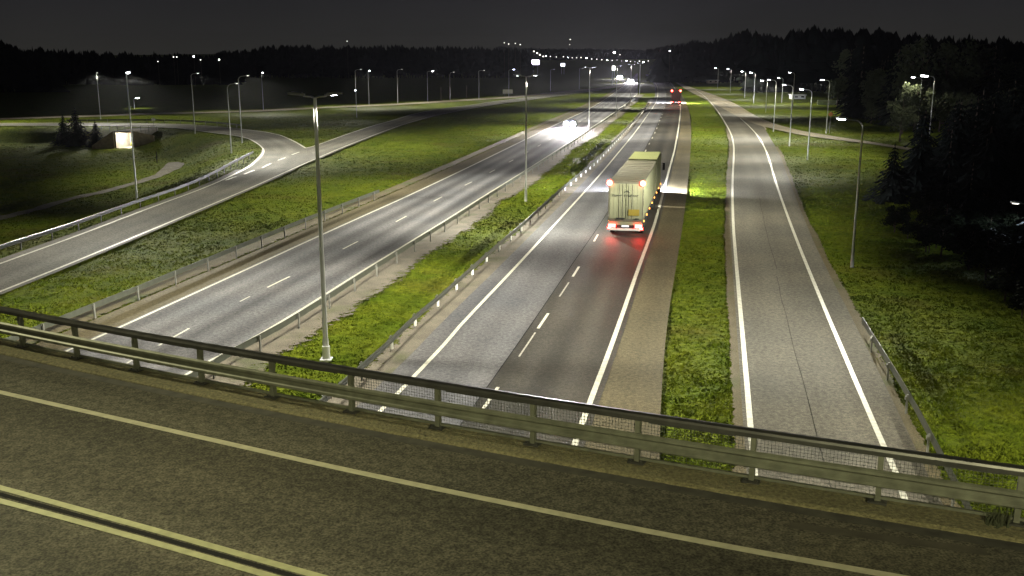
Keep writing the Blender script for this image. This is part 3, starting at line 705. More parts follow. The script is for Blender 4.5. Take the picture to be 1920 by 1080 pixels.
# the same row goes on under and behind the bridge
street_lamp((-19.5, 1.5, 0), 11.0, (-10, 170), 'double-armed median street lamp behind the bridge', P_MEDIAN, 'double-armed street lamps along the motorway median', arm=.75, rise=.12, aim=6, big=.55, cone=138, cap=.50)
EXITP = [((1597, 501), 8.9, 'street lamp on the right grass slope beside the exit ramp, nearest the bridge'),
         ((1514, 300), 8.7, 'street lamp on the grass just below the side road, second along the exit ramp'),
         ((1480, 274), 8.7, 'slim street lamp third along the exit ramp, standing at the side road edge'),
         ((1450, 247), 8.9, 'slim street lamp fourth along the exit ramp, at the side road bend')]
for bp, h, lab in EXITP:
    x, y, z = GT(*bp); street_lamp((x, y, z), h, (180 - 8,), lab, P_EXIT, 'street lamps along the exit ramp', arm=1.0, rise=.45, aim=14, cone=154, road=(-1, 0) if y < 100 else None)
street_lamp((21.5, 20, 0), 8.9, (172,), 'street lamp beside the exit ramp hidden by the bridge deck', P_EXIT, 'street lamps along the exit ramp', arm=1.0, rise=.45, aim=2, cone=128, road=(-.97, .24))
for i, (px, py, Y) in enumerate([(1420, 150, 250), (1398.5, 135.5, 300), (1382, 133.5, 345), (1356, 129, 400), (1333, 127.5, 460)]):
    z = CAMH - (py - HORIZON) * Y / FPX; X = (px - 960) / FPX * Y; gz = h1(X, Y)
    street_lamp((X + 1.2, Y, gz), z - .3 - gz, (180,), ['street lamp with a dim head where the exit ramp row meets the haze', 'brightest small lamp in the row beyond the exit ramp', 'small white lamp left of the brightest one in the row beyond the exit ramp', 'fourth lamp from the right in the distant row over the side road', 'leftmost lamp of the row over the side road'][i],
                12000, 'street lamps in the distant row right of the motorway', big=1.5, arm=1.0, cone=154, aim=0)
for (px, py, bx, by, lab, pw) in [(1542.7, 147.7, 1549, 250, 'bright street lamp over the side road in front of the pale lit strip', P_FAR),
                              (1458, 144, 1465.6, 193, 'street lamp standing beyond the side road left of the pale roof', P_FAR),
                              (1499, 134.6, 1486, 200, 'tall faint street lamp behind the side road row, before the dark wood', 0)]:
    x, y, z = GT(bx, by); top = CAMH - (py - HORIZON) * y / FPX
    street_lamp((x, y, z), top - z - .45, (172,), lab, pw, 'street lamps beyond the side road', arm=1.0, big=1.2, aim=10, cone=150, road=(-.5, -.86))
# woods lamps on the right
X, Y = (1723 - 960) / FPX * 150, 150; z = CAMH - 31 * Y / FPX
street_lamp((X + 1, Y, h1(X, Y)), z - h1(X, Y) - .3, (180,), 'bright starry street lamp among the trees at the right', 1400, 'lamps in the right-hand wood', big=2.2, aim=0)
X, Y = (1702 - 960) / FPX * 182, 182; z = CAMH - 33.6 * Y / FPX
street_lamp((X + 1, Y, h1(X, Y)), z - h1(X, Y) - .3, (180,), 'smaller lamp just left of the starry lamp in the right-hand wood', 2000, 'lamps in the right-hand wood', big=1.3, aim=5)
X, Y = (1914 - 960) / FPX * 66, 66; z = CAMH - 261 * Y / FPX
street_lamp((X + .8, Y, h1(X, Y)), z - h1(X, Y) - .3, (180,), 'low path lamp in the dark at the right picture edge', 260, 'lamps in the right-hand wood', arm=.6, rise=.2, aim=5, r=.05, color=(.72, .85, 1.0), lens='lens_dim')
# left ramp, loop and far road
LEFT = [((257, 372), (245, 139), (246, 134), P_RAMP, 'lens', 'tall street lamp with a starry head behind the left ramp guardrail'),
        ((434, 287), (426, 162), (443, 154), P_RAMP, 'lens_dim', 'street lamp inside the loop bend, the nearer of the close pair'),
        ((454, 268), (447, 147), (464, 140), P_RAMP, 'lens_dim', 'street lamp inside the loop bend, the farther of the close pair'),
        ((366, 251), (360, 140), (372, 136), P_FAR, 'lens_dim', 'faint street lamp on the grass inside the loop road, near the small white sign'),
        ((189, 224), (184, 137), (190, 135), P_FAR * 1.6, 'lens_dim', 'faint street lamp behind the dark bushy spruce'),
        ((494, 206), (490, 137), (496, 134.5), P_FAR, 'lens', 'bright-headed street lamp on the far road left of the tall median lamp'),
        ((668, 197), (667, 132), (679, 129), P_FAR, 'lens_dim', 'dim street lamp on the far road directly above the short path lamp'),
        ((692, 196), (691, 134), (695, 131.6), P_FAR, 'lens', 'street lamp on the far road with a bright head just right of the path lamp'),
        ((746, 194), (745, 132), (753, 129), P_FAR, 'lens_dim', 'slim street lamp on the far road above the white line end of the ramp'),
        ((802, 190), (801, 134), (811, 132), P_FAR, 'lens', 'street lamp with a bright head at the middle of the far road'),
        ((844, 187), (843, 138), (849, 131), 0, 'lens_dim', 'short faint street lamp between two taller ones on the far road'),
        ((898, 185), (897, 132), (906, 131), P_FAR, 'lens_dim', 'street lamp on the far road left of the beige sign board'),
        ((954, 181), (954, 132), (962, 129), P_FAR, 'lens_blue', 'street lamp with a bluish head beside the beige sign board'),
        ((1032, 171), (1031, 131), (1036, 129), 0, 'lens_dim', 'faint street lamp on the far road right of the second median lamp'),
        ((1086, 166), (1085, 128), (1090, 127), 0, 'lens_dim', 'last faint street lamp of the far road before the motorway')]
for (bp, tp, hp, pw, ln, lab) in LEFT:
    x, y, z = GT(*bp); top = CAMH - (tp[1] - HORIZON) * y / FPX; s_ = y / FPX
    ax = (hp[0] - tp[0]) * s_; rise = max(.2, (tp[1] - hp[1]) * s_)
    street_lamp((x, y, z), top - z, (-20 if ax > .9 else -60,), lab, pw, 'street lamps along the left ramp and far road', lens=ln, arm=round(min(1.6, max(.7, ax)), 2), rise=round(min(rise, .7), 2), big=1.25 if ln != 'lens_dim' else .8, aim=10, tilt=10, cone=148 if pw != P_FAR else 142, road=(.45, -.89) if bp[0] > 200 else None)
x, y, z = GT(669, 220); street_lamp((x, y, z), 6.0, (-90,), 'short path lamp with a white head at the edge of the far grass strip', 700, 'path lamps', arm=.4, rise=.1, r=.06)
X, Y = (267 - 960) / FPX * 270, 270; z = CAMH - (182 - HORIZON) * Y / FPX
street_lamp((X - .6, Y, h1(X, Y)), z - h1(X, Y) - .2, (0,), 'lone low lamp in the dark field beyond the far road', 1500, 'path lamps', big=2.0, arm=.7, aim=0, cone=120)
x, y = G(-130, 232); street_lamp((x, y, h1(x, y)), 10.5, (-60,), 'added street lamp brightening the loop road from left of the view', 20000, 'street lamps along the left ramp and far road', aim=4, cone=132)  # unseen lamp added to brighten the left end of the loop road
# bridge lamps (the deck in the picture is lit by them; their posts stand outside the frame)
street_lamp((-24.5, 29.5, ZD), 9.5, (-112,), 'street lamp on the bridge left of the view', P_BRIDGE, 'street lamps on the bridge', lens='lens_warm', color=(1.0, .94, .56), aim=16, cone=156, road=(-.42, -.9), arm=1.4)
street_lamp((3.0, -9.0, ZD), 9.5, (95,), 'street lamp on the bridge right of the view', P_BRIDGE * .62, 'street lamps on the bridge', lens='lens_warm', color=(1.0, .94, .56), aim=8, cone=146, arm=1.4)

# ------------------------------------------------------------------ distant lights
def far_lamp(px, py, Y, size, mat, label, group, light=False):
    X = (px - 960) / FPX * Y; z = CAMH - (py - HORIZON) * Y / FPX; gz = h1(X, Y)
    t = thing('street_lamp', label, 'street lamp', (X, Y, gz), 0, group)  # house lights on the hills are built as lamps too, on added poles
    mb = MB(); mb.tube([(0, 0, -1), (0, 0, max(2, z - gz - size * .4))], .06, 6); part('pole', mb, M['bark'], t)
    mb = MB(); mb.tube([(0, 0, z - gz - size * .35), (0, 0, z - gz), (0, 0, z - gz + size * .3)], [size * .3, size * .5, size * .28], 8); part('lamp_head', mb, M[mat], t)
row = [(1022, 105.5), (1030, 106), (1041, 107), (1054, 106.5), (1062, 108), (1070, 108.5), (1078, 108.5), (1086, 108), (1096, 109), (1105.5, 110.5), (1115, 111), (1124, 112), (1134, 112.5), (1143, 113), (1152, 112.5), (1160, 114), (1169, 113.5), (1176.5, 115), (1184.5, 115.5), (1193, 114.5), (1200, 116), (1209, 114)]
for i, (px, py) in enumerate(row):
    far_lamp(px, py, 1500 - i * 22, random.uniform(.7, 1.5), 'lens_dim' if i % 4 else 'lens', 'one of the evenly strung small lamps of the distant motorway on the horizon', 'string of lamps on the horizon road')
for (px, py, sz, mat, lab) in [(1146.5, 99, 2.8, 'lens', 'bright white light above the string of horizon lamps'), (1248, 96.5, 2.6, 'lens', 'bright light on the hillside left of the wood'),
    (1157, 103, 1.4, 'lens_dim', 'small light just right of the bright white one above the horizon lamps'), (931, 111, 2.6, 'lens_dim', 'single pale light on the horizon left of the big lit screen'),
    (967, 122, 2.0, 'lens', 'small light above the bluish lamp left of the lit screen'), (1066, 76, 1.8, 'lens_dim', 'mast light high above the horizon hills'), (1065, 85, 1.2, 'lens_dim', 'lower mast light above the horizon hills'),
    (313, 115, 1.8, 'lens_dim', 'leftmost pale light of the hillside houses'), (342, 107, 2.2, 'lens_dim', 'left light of the dim pair on the left hillside'), (348, 107, 2.2, 'lens_dim', 'right light of the dim pair on the left hillside'),
    (379, 106, 2.6, 'lens', 'brightest light on the left hillside'), (391, 112, 2.2, 'lens_dim', 'grey light below the brightest one on the left hillside'), (425, 112, 2.2, 'lens', 'rightmost white light on the left hillside'),
    (946, 82, 1.2, 'lens_dim', 'tiny light on the ridge, left of the ridge trio'), (954, 84, 1.6, 'lens_dim', 'left light of the ridge trio'), (966, 83, 1.3, 'lens_dim', 'middle light of the ridge trio'), (975, 85, 1.6, 'lens_dim', 'right light of the ridge trio'), (660, 79, 1.2, 'lens_dim', 'lone tiny light on the ridge at the left'),
    (1275, 124, 1.6, 'lens_dim', 'left lamp of the small pair behind the far lorry'), (1291, 124, 1.8, 'lens_dim', 'right lamp of the small pair behind the far lorry'), (1000, 97, 2.2, 'lens_dim', 'upper light of the slanting string on the far slope'), (1006, 100, 2.4, 'lens_dim', 'second light of the slanting string on the far slope'), (1011, 103, 2.4, 'lens_dim', 'third light of the slanting string on the far slope'), (1017, 106, 2.2, 'lens_dim', 'lowest light of the slanting string on the far slope')]:
    Yl = 480 if px < 440 else (660 if px in (660, 946, 954, 966, 975) else (540 if px == 1248 else 1350))
    far_lamp(px, py, Yl, sz * (.28 if Yl < 600 else .5 if Yl < 700 else 1), mat, lab, 'lights on the far hillsides')
def lit_sign(px, py, Y, w, h, mat, label):
    X = (px - 960) / FPX * Y; z = CAMH - (py - HORIZON) * Y / FPX; gz = h1(X, Y)
    t = thing('lit_sign', label, 'sign', (X, Y, gz))
    mb = MB()
    for s in (-.3, .3): mb.box((s * w, .4, (z - h / 2 - gz) / 2), (.3, .3, z - h / 2 - gz + .4))
    part('leg', mb, M['pole'], t)
    mb = MB(); mb.box((0, .25, z - gz), (w + .3, .4, h + .3)); part('sign_box', mb, M['black'], t)
    mb = MB(); mb.box((0, 0, z - gz), (w, .08, h)); part('sign_face', mb, M[mat], t)
lit_sign(1003, 116.5, 900, 6.6, 4.2, 'screen', 'big glaring lilac-white lit screen on the horizon')
lit_sign(1053, 121, 900, 3.6, 2.6, 'screen2', 'smaller glaring white sign right of the big lit screen')
lit_sign(1146, 127, 500, 1.6, 2.2, 'lens_dim', 'tall narrow lit sign left of the far headlights')

# beige road sign board and other small signs
x, y, z = GT(952, 181)
t = thing('road_sign', 'beige road direction board on two posts beyond the far road', 'road sign', (x, y, z), 0)
for s in (-1, 1):
    mb = MB(); mb.tube([(s * 1.1, 0, -.2), (s * 1.1, 0, 2.5)], .05, 6); part('leg', mb, M['galv_post'], t)
mb = MB(); mb.box((0, -.06, 1.75), (3.5, .05, 1.5)); part('board', mb, plain('sign_board', (.35, .34, .24), .6, var=.05), t)
x, y, z = GT(289, 243)
t = thing('road_sign', 'small white sign on a thin post beside the loop road', 'road sign', (x, y, z), 0)
mb = MB(); mb.tube([(0, 0, -.2), (0, 0, 2.2)], .035, 6); part('post', mb, M['galv_post'], t)
mb = MB(); mb.box((0, -.05, 1.9), (.62, .03, .62)); part('board', mb, M['white'], t)
x, y, z = GT(294.6, 305); mb = MB(); mb.tube([(0, 0, -.2), (0, 0, 1.7)], .06, 6)
tag(part('marker_post', mb, M['black'], None, loc=(x, y, z)), 'dark short post in the grass beside the end of the gravel path', 'post')
mb = MB(); mb.tube([(0, 0, -.3), (0, 0, 4.4)], .09, 6); fp = mb.mesh('fence_post', M['bark'])
for i, (px, lab) in enumerate(((827, 'leftmost'), (843, 'rightmost'), (875, 'second'))):
    x, y = G(px, 190 - (px - 827) * .08)[:2]; o = link('utility_post', fp, None, (x, y, h1(x, y)))
    tag(o, ['dark wooden post on the far road edge, left one of three', 'dark wooden post on the far road edge, middle one of three', 'dark wooden post on the far road edge, right one of three'][i], 'post', 'wooden posts by the far road')
x, y, z = GT(1550, 250)
t = thing('road_sign', 'small orange-edged round sign on the lamp post side of the side road', 'road sign', (x + .35, y - .4, z))
mb = MB(); mb.tube([(0, 0, -.2), (0, 0, 3.9)], .04, 6); part('post', mb, M['galv_post'], t)
mb = MB(); mb.tube([(0, -.06, 3.4), (0, -.03, 3.4)], .38, 16); part('board', mb, plain('orange_sign', (.55, .22, .08), .6, var=0), t)

# ------------------------------------------------------------------ underpass in the loop hollow
t = thing('underpass', 'brightly lit pedestrian underpass mouth with painted walls under the loop road', 'underpass', (PX, PY, -2.75), PA)
W_, H_, L_ = 3.2, 2.75, 9.0
mb = MB()
mb.box((-W_ / 2 - .15, L_ / 2, H_ / 2), (.3, L_, H_)); mb.box((W_ / 2 + .15, L_ / 2, H_ / 2), (.3, L_, H_)); mb.box((0, L_ / 2, H_ + .14), (W_ + .6, L_ + .02, .28)); mb.box((0, L_ / 2, -.07), (W_, L_, .12))
part('tunnel', mb, M['concrete'], t)
m_, n_, b_ = newmat('mural'); ov = node(n_, 'ShaderNodeTexCoord').outputs['Object']; sx = node(n_, 'ShaderNodeSeparateXYZ'); n_.links.new(ov, sx.inputs[0])
tn = node(n_, 'ShaderNodeTexNoise'); tn.inputs['Scale'].default_value = 1.1; n_.links.new(ov, tn.inputs['Vector'])
ad = node(n_, 'ShaderNodeMath', operation='MULTIPLY_ADD'); ad.inputs[1].default_value = 1.3; n_.links.new(tn.outputs['Fac'], ad.inputs[0]); n_.links.new(sx.outputs['Z'], ad.inputs[2])
rp = node(n_, 'ShaderNodeValToRGB'); mr = node(n_, 'ShaderNodeMapRange'); mr.inputs['From Min'].default_value = .4; mr.inputs['From Max'].default_value = 3.3
n_.links.new(ad.outputs[0], mr.inputs['Value']); n_.links.new(mr.outputs[0], rp.inputs[0]); n_.links.new(rp.outputs[0], b_.inputs['Base Color'])
rp.color_ramp.elements[0].color = (.10, .14, .03, 1); rp.color_ramp.elements[1].color = (.78, .36, .14, 1)
for ps, c in ((.22, (.70, .72, .18)), (.42, (.72, .78, .55)), (.58, (.55, .75, .78)), (.70, (.80, .70, .62))):
    q = rp.color_ramp.elements.new(ps); q.color = (*c, 1)
mb = MB(); mb.box((0, 5.0, H_ / 2), (W_, .2, H_)); part('painted_wall', mb, m_, t)
mb = MB(); mb.box((0, 2.2, H_ - .06), (1.6, .3, .1)); part('ceiling_lamp', mb, M['lens_warm'], t)
L = bpy.data.lights.new('underpass_light', 'POINT'); L.energy = 1100; L.color = (1, .93, .78); L.shadow_soft_size = .15
lo = bpy.data.objects.new('underpass_light', L); COL.objects.link(lo); lo.parent = t; lo.location = (0, 2.0, H_ - .35)
mb = MB(); mb.add([(-1.9, 0, -.2), (-1.9, 0, 3.0), (-5.6, -.9, -.2), (-5.6, -.9, .5), (-1.9, -.3, -.2), (-1.9, -.3, 3.0), (-5.6, -1.2, -.2), (-5.6, -1.2, .5)], [(0, 2, 3, 1), (4, 5, 7, 6), (1, 3, 7, 5), (0, 4, 6, 2), (0, 1, 5, 4), (2, 6, 7, 3)])
part('wing_wall', mb, plain('tan_wing_wall', (.17, .135, .075), .9, var=.25), t); mb = MB()
mb.add([(1.9, 0, -.2), (1.9, 0, 3.0), (5.0, 1.2, -.2), (5.0, 1.2, 2.2), (1.9, .3, -.2), (1.9, .3, 3.0), (5.0, 1.5, -.2), (5.0, 1.5, 2.2)], [(0, 1, 3, 2), (4, 6, 7, 5), (1, 5, 7, 3), (0, 2, 6, 4), (0, 4, 5, 1), (2, 3, 7, 6)])
part('wing_wall', mb, bpy.data.materials['tan_wing_wall'], t)
mb = MB()
for i in range(9): mb.tube([(-6 + i * 1.5, .6, 2.9), (-6 + i * 1.5, .6, 4.0)], .03, 5)
mb.tube([(-6, .6, 4.0), (6, .6, 4.0)], .03, 5); mb.tube([(-6, .6, 3.5), (6, .6, 3.5)], .02, 5)
part('handrail', mb, M['black'], t)

# ------------------------------------------------------------------ low pale buildings and barrier beyond the side road
def low_building(px0, px1, py_base, hpx, label, col=(.5, .48, .36), light=0):
    Y = G(0, py_base)[1]; X0, X1 = (px0 - 960) / FPX * Y, (px1 - 960) / FPX * Y; h = hpx * Y / FPX
    t = thing('low_building', label, 'building', ((X0 + X1) / 2, Y, 0)); w = X1 - X0; mt = plain('pale_wall', col, .8, var=.1)
    mb = MB(); mb.box((0, 2.5, h / 2 - .2), (w, 5, h + .4)); part('wall', mb, mt, t)
    mb = MB(); mb.box((0, 2.5, h + .12), (w + .6, 5.6, .2)); part('roof', mb, M['pole'], t)
    mb = MB()
    for i in range(max(2, int(w / 3))): mb.box((-w / 2 + (i + .5) * w / max(2, int(w / 3)), -.03, h * .55), (1.0, .05, h * .4))
    part('window', mb, M['glass'], t)
low_building(1231, 1241, 136, 5, 'small pale flat building right of the motorway horizon', (.4, .4, .3))
low_building(1250, 1270, 138, 6, 'pale flat-roofed building behind the far lorry', (.5, .5, .38))
low_building(1320, 1339, 156, 5, 'low pale building in the field, the left one behind the side road', (.55, .45, .34))
low_building(1361, 1376, 151, 5, 'low pale building in the field, the right one behind the side road', (.5, .46, .36))
low_building(1478, 1501, 185, 6, 'pale roofed shed under the dim ramp lamp', (.5, .52, .5))
Y = G(0, 196)[1]
for_x = [(px - 960) / FPX * Y for px in (1524, 1578)]
mb = MB(); mb.box((0, 0, .5), (for_x[1] - for_x[0], .4, 1.5))
for i in range(14): mb.box((for_x[0] - sum(for_x) / 2 + .3 + i * (for_x[1] - for_x[0] - .6) / 13, -.24, .6), (.12, .1, 1.4))
tag(part('barrier_wall', mb, plain('pale_barrier', (.55, .60, .35), .8, var=.2), None, loc=(sum(for_x) / 2, Y, 0), rz=-.15), 'long low pale greenish barrier wall lit beyond the side road', 'wall')

# ------------------------------------------------------------------ vehicles
def wheel_mesh(r, w):
    mb = MB(); mb.tube([(-w / 2, 0, 0), (-w * .45, 0, 0), (w * .45, 0, 0), (w / 2, 0, 0)], [r * .94, r, r, r * .94], 20); return mb.mesh('wheel', M['rubber'], False)
def rim_mesh(r, w):
    mb = MB(); mb.tube([(-w / 2 - .012, 0, 0), (w / 2 + .012, 0, 0)], [r * .55, r * .55], 14); return mb.mesh('rim', M['galv'])
def spot(parent, loc, rot, power, color, size, blend=.5, r=.1, name='head_light'):
    L = bpy.data.lights.new(name, 'SPOT'); L.energy = power; L.color = color; L.spot_size = math.radians(size); L.spot_blend = blend; L.shadow_soft_size = r
    o = bpy.data.objects.new(name, L); COL.objects.link(o); o.parent = parent; o.location = loc; o.rotation_euler = rot; return o
def lorry(loc, rz, label, main=True):
    """local +Y is forward, origin on the ground under the rear bumper"""
    t = thing('lorry', label, 'lorry', loc, rz)
    w = 2.55; hb, ht = 1.18, 4.0
    body = 'trailer' if main else 'red_body'; roof = 'trailer_roof' if main else 'red_body'
    def wheels(ys, r=.52):
        wm, rm = wheel_mesh(r, .34), rim_mesh(r, .34)
        for y in ys:
            for s in (-1, 1):
                q = link('wheel', wm, t, (s * (w / 2 - .20), y, r)); link('rim', rm, q)
    # trailer box
    Lt = 15.6 if main else 9.0
    mb = MB(); mb.box((0, Lt / 2 + .14, (hb + ht) / 2), (w - .04, Lt - .2, ht - hb - .06)); part('box_body', mb, M[body], t)
    mb = MB(); mb.box((0, Lt / 2 + .1, ht + .012), (w - .12, Lt - .1, .05))
    for i in range(11): mb.box((0, .8 + i * (Lt - 1.6) / 10, ht + .045), (w - .25, .06, .03))
    part('roof', mb, M[roof], t)
    fr = MB()
    for s in (-1, 1):
        fr.box((s * (w / 2 - .03), .02, (hb + ht) / 2), (.08, .12, ht - hb + .05)); fr.box((s * (w / 2 - .02), Lt / 2 + .1, ht - .03), (.08, Lt, .1)); fr.box((s * (w / 2 - .02), Lt / 2 + .1, hb), (.08, Lt, .14))
        fr.box((s * (w / 2 - .02), Lt + .08, (hb + ht) / 2), (.08, .1, ht - hb))
    fr.box((0, .02, ht - .04), (w, .14, .12)); fr.box((0, .02, hb + .02), (w, .14, .14))
    part('frame', fr, M['trailer_frame'] if main else M['red_body'], t)
    for s in (-1, 1):
        d = MB(); cx = s * (w / 4 - .03); dw = w / 2 - .10
        d.box((cx, .0, (hb + ht) / 2), (dw - .02, .06, ht - hb - .22)); 
        for i in range(5): d.box((cx - dw / 2 + .08 + i * (dw - .16) / 4, -.035, (hb + ht) / 2), (.03, .012, ht - hb - .34))
        dp = part('rear_door', d, M[body], t)
        if main:
            lb = MB()
            for q in (.22, .48): lb.tube([(s * q, -.05, hb + .15), (s * q, -.05, ht - .15)], .014, 6)
            part('lock_rod', lb, M['trailer_frame'], dp)
    if main:
        # faded lettering across the doors, too small to read in the photograph, under a small arch emblem
        lt = MB(); x0 = -.96
        for i in range(12):
            if i == 5: x0 += .12
            hh = random.choice((.10, .13, .16)); xx = x0 + i * .152
            lt.box((xx, -.066, 3.02), (.035, .012, hh)); lt.box((xx + .05, -.066, 3.02 + random.choice((-.05, 0, .05))), (.09, .012, .03))
        part('lettering', lt, M['letter'], t)
        em = MB(); em.tube([(.17 * math.cos(a) + .08, -.066, 3.2 + .16 * math.sin(a)) for a in np.linspace(.1, 3.0, 9)], .022, 5); part('emblem', em, M['letter'], t)
        nb = MB(); nb.box((.62, -.075, 1.78), (.80, .02, .46)); part('notice_panel', nb, M['notice'], t)
        sl = MB(); sl.box((-.35, -.09, hb + .14), (.62, .03, .10)); sl.box((.85, -.09, hb + .14), (.3, .03, .07)); part('door_dark_strip', sl, M['black'], t)  # black strips across the foot of the rear doors
    lower = MB(); lower.box((0, .05, .98), (w - .1, .1, .32)); part('rear_panel', lower, M[body], t)
    bp_ = MB(); bp_.box((0, -.04, .50), (2.2, .16, .15)); part('bumper', bp_, M['white'] if main else M['black'], t)
    mn = MB(); mn.box((0, .06, .74), (1.25, .1, .26)); part('plate_carrier', mn, M['black'], t)
    pl = MB(); pl.box((0, -.0, .74), (.54, .02, .13)); part('number_plate', pl, M['plate_light'], t)
    for s in (-1, 1):
        for (xx, zz, ww, hh) in (((.98, .76, .52, .25), (1.17, .57, .26, .14)) if main else ((1.0, .74, .34, .2),)):
            l_ = MB(); l_.box((s * xx, -.03, zz), (ww, .08, hh)); part('tail_light', l_, M['tail'], t)
        l_ = MB(); l_.tube([(s * (w / 2 - .06), -.10, ht - .06), (s * (w / 2 - .06), .0, ht - .06)], .21 if main else .26, 10); part('marker_light', l_, M['marker_red'], t)
    if main:
        mb = MB(); mb.box((0, Lt / 2, .95), (1.0, Lt - 1, .3)); part('chassis', mb, M['black'], t)
        wheels([1.6, 2.95, 4.3, Lt - 1.8])
        # front unit: box and cab
        f0 = Lt + .95; fl = 7.3
        mb = MB(); mb.box((0, f0 + fl / 2, (1.1 + 4.05) / 2), (w, fl, 4.05 - 1.1)); fb = part('front_box', mb, M['trailer'], t)
        mb = MB(); mb.box((0, f0 + fl / 2, 4.07), (w - .06, fl - .06, .05)); part('front_roof', mb, M['truck_roof'], t)
        mb = MB(); mb.box((0, Lt + .5, 1.0), (.3, 1.1, .2)); mb.box((0, f0 + fl / 2, .95), (1.0, fl, .3)); part('drawbar', mb, M['black'], t)
        c0 = f0 + fl + .15
        mb = MB(); V = [(-1.22, c0, .55), (1.22, c0, .55), (1.22, c0 + 2.1, .55), (-1.22, c0 + 2.1, .55), (-1.22, c0, 2.3), (1.22, c0, 2.3), (1.22, c0 + 2.15, 2.0), (-1.22, c0 + 2.15, 2.0), (-1.15, c0, 3.5), (1.15, c0, 3.5), (1.15, c0 + 1.75, 3.2), (-1.15, c0 + 1.75, 3.2)]
        mb.add(V, [(3, 2, 1, 0), (0, 1, 5, 4), (1, 2, 6, 5), (2, 3, 7, 6), (3, 0, 4, 7), (4, 5, 9, 8), (5, 6, 10, 9), (6, 7, 11, 10), (7, 4, 8, 11), (8, 9, 10, 11)]); part('cab', mb, M['white'], t)
        mb = MB(); mb.add([(-1.1, c0 + 2.16, 2.08), (1.1, c0 + 2.16, 2.08), (1.05, c0 + 1.82, 3.1), (-1.05, c0 + 1.82, 3.1)], [(0, 1, 2, 3)]); part('windscreen', mb, M['glass'], t)
        for s in (-1, 1):
            mb = MB(); mb.box((s * 1.46, c0 + 1.9, 2.5), (.22, .12, .7)); mb.tube([(s * 1.2, c0 + 1.9, 2.8), (s * 1.45, c0 + 1.9, 2.8)], .02, 5); part('mirror', mb, M['black'], t)
            mb = MB(); mb.box((s * .95, c0 + 2.13, .78), (.42, .06, .2)); part('headlight', mb, M['head'], t)
        wheels([f0 + 1.3, f0 + 2.7, c0 + .9])
        for i in range(8):                                   # orange side markers, right and left
            yy = .9 + i * (c0 - 1.0) / 7
            for s in (-1, 1):
                mb = MB(); mb.box((s * (w / 2 + .03), yy, 1.02), (.07, .16, .12)); part('side_marker', mb, M['marker_orange'], t)
        front = c0 + 2.25
    else:
        wheels([1.5, 2.8, Lt - .6])
        c0 = Lt + .3; mb = MB(); mb.box((0, c0 + 1.1, 1.9), (2.4, 2.1, 2.7)); part('cab', mb, M['red_body'], t)
        for s in (-1, 1):
            mb = MB(); mb.box((s * .95, c0 + 2.2, .78), (.42, .06, .2)); part('headlight', mb, M['head'], t)
        front = c0 + 2.3
    hl = (.90, .92, 1.0); k = 1.0 if main else 2.4
    for s in (-1, 1):
        spot(t, (s * 1.05, front, .85), (math.radians(84), 0, math.radians(0)), 9000 * k, hl, 75, .8)
        # wide cornering spread of each headlight
        spot(t, (s * 1.28, front - .02, 1.0), (math.radians(68), 0, math.radians(-s * 38)), 16000 * k, hl, 160, .3)
    return t
x, y = (G(1141, 443)[0] + G(1207, 443)[0]) / 2 - .09, G(1174, 443)[1]
lorry((x, y, .02), math.radians(-11.4), 'long cream box lorry and trailer in the right lane with red tail lights glowing', True)
x, y = G(1267, 196.5); lorry((x, y, .02), math.radians(-11), 'distant dark red lorry with two high marker lights ahead of the long lorry', False)

def car(loc, rz, label, power, lens=.16, group=None, paint='car_dark'):
    """local -Y is forward"""
    t = thing('car', label, 'car', loc, rz, group)
    prof = [(-2.2, .35), (-2.25, .62), (-2.1, .78), (-1.2, .95), (-.55, 1.40), (.8, 1.45), (1.7, 1.05), (2.15, .98), (2.2, .5), (2.1, .32)]
    V, F = [], []; n = len(prof)
    for sx_ in (-1, -.88, .88, 1):
        for (yy, zz) in prof:
            k = .80 if zz > 1.0 else 1.0; V.append((sx_ * .9 * (k if abs(sx_) == 1 else k), yy, zz - (.04 if abs(sx_) == 1 else 0)))
    for j in range(3):
        for i in range(n): F.append((j * n + i, j * n + (i + 1) % n, (j + 1) * n + (i + 1) % n, (j + 1) * n + i))
    F += [tuple(range(n - 1, -1, -1)), tuple(range(3 * n, 4 * n))]
    mb = MB(); mb.add(V, F); part('body', mb, M[paint], t)
    mb = MB(); mb.add([(-.66, -1.13, 1.0), (.66, -1.13, 1.0), (.60, -.58, 1.39), (-.60, -.58, 1.39)], [(0, 1, 2, 3)]); part('windscreen', mb, M['glass'], t)
    for s in (-1, 1):
        mb = MB(); mb.add([(s * .80, -1.0, 1.0), (s * .80, 1.4, 1.05), (s * .74, .8, 1.38), (s * .74, -.5, 1.36)], [(0, 1, 2, 3)]); part('side_window', mb, M['glass'], t)
        mb = MB(); mb.tube([(s * .66, -2.30, .66), (s * .66, -2.22, .66)], lens, 12); part('headlight', mb, M['head'], t)
        spot(t, (s * .66, -2.36, .66), (math.radians(-84), 0, 0), power, (1, .95, .95), 70, .9)
        mb = MB(); mb.box((s * .7, 2.2, .8), (.3, .05, .14)); part('tail_light', mb, M['tail'], t)
    mb = MB(); mb.box((0, -2.27, .42), (.5, .03, .12)); part('number_plate', mb, M['white'], t)
    wm, rm = wheel_mesh(.32, .2), rim_mesh(.32, .2)
    for yy in (-1.35, 1.35):
        for s in (-1, 1): q = link('wheel', wm, t, (s * .80, yy, .32)); link('rim', rm, q)
    return t
x, y = G(1071, 238); car((x, y, .02), math.radians(-11), 'nearest oncoming car with dazzling headlights in the left carriageway', 60000, .46)
x, y = G(1183, 155); car((x, y, .02), math.radians(-14), 'oncoming car in the distance with bright headlights, the nearer of the far two', 60000, 1.0)
x, y = G(1163, 147); car((x, y, .02), math.radians(-14), 'farther of the two distant oncoming cars with bright headlights, left one', 60000, 1.0)

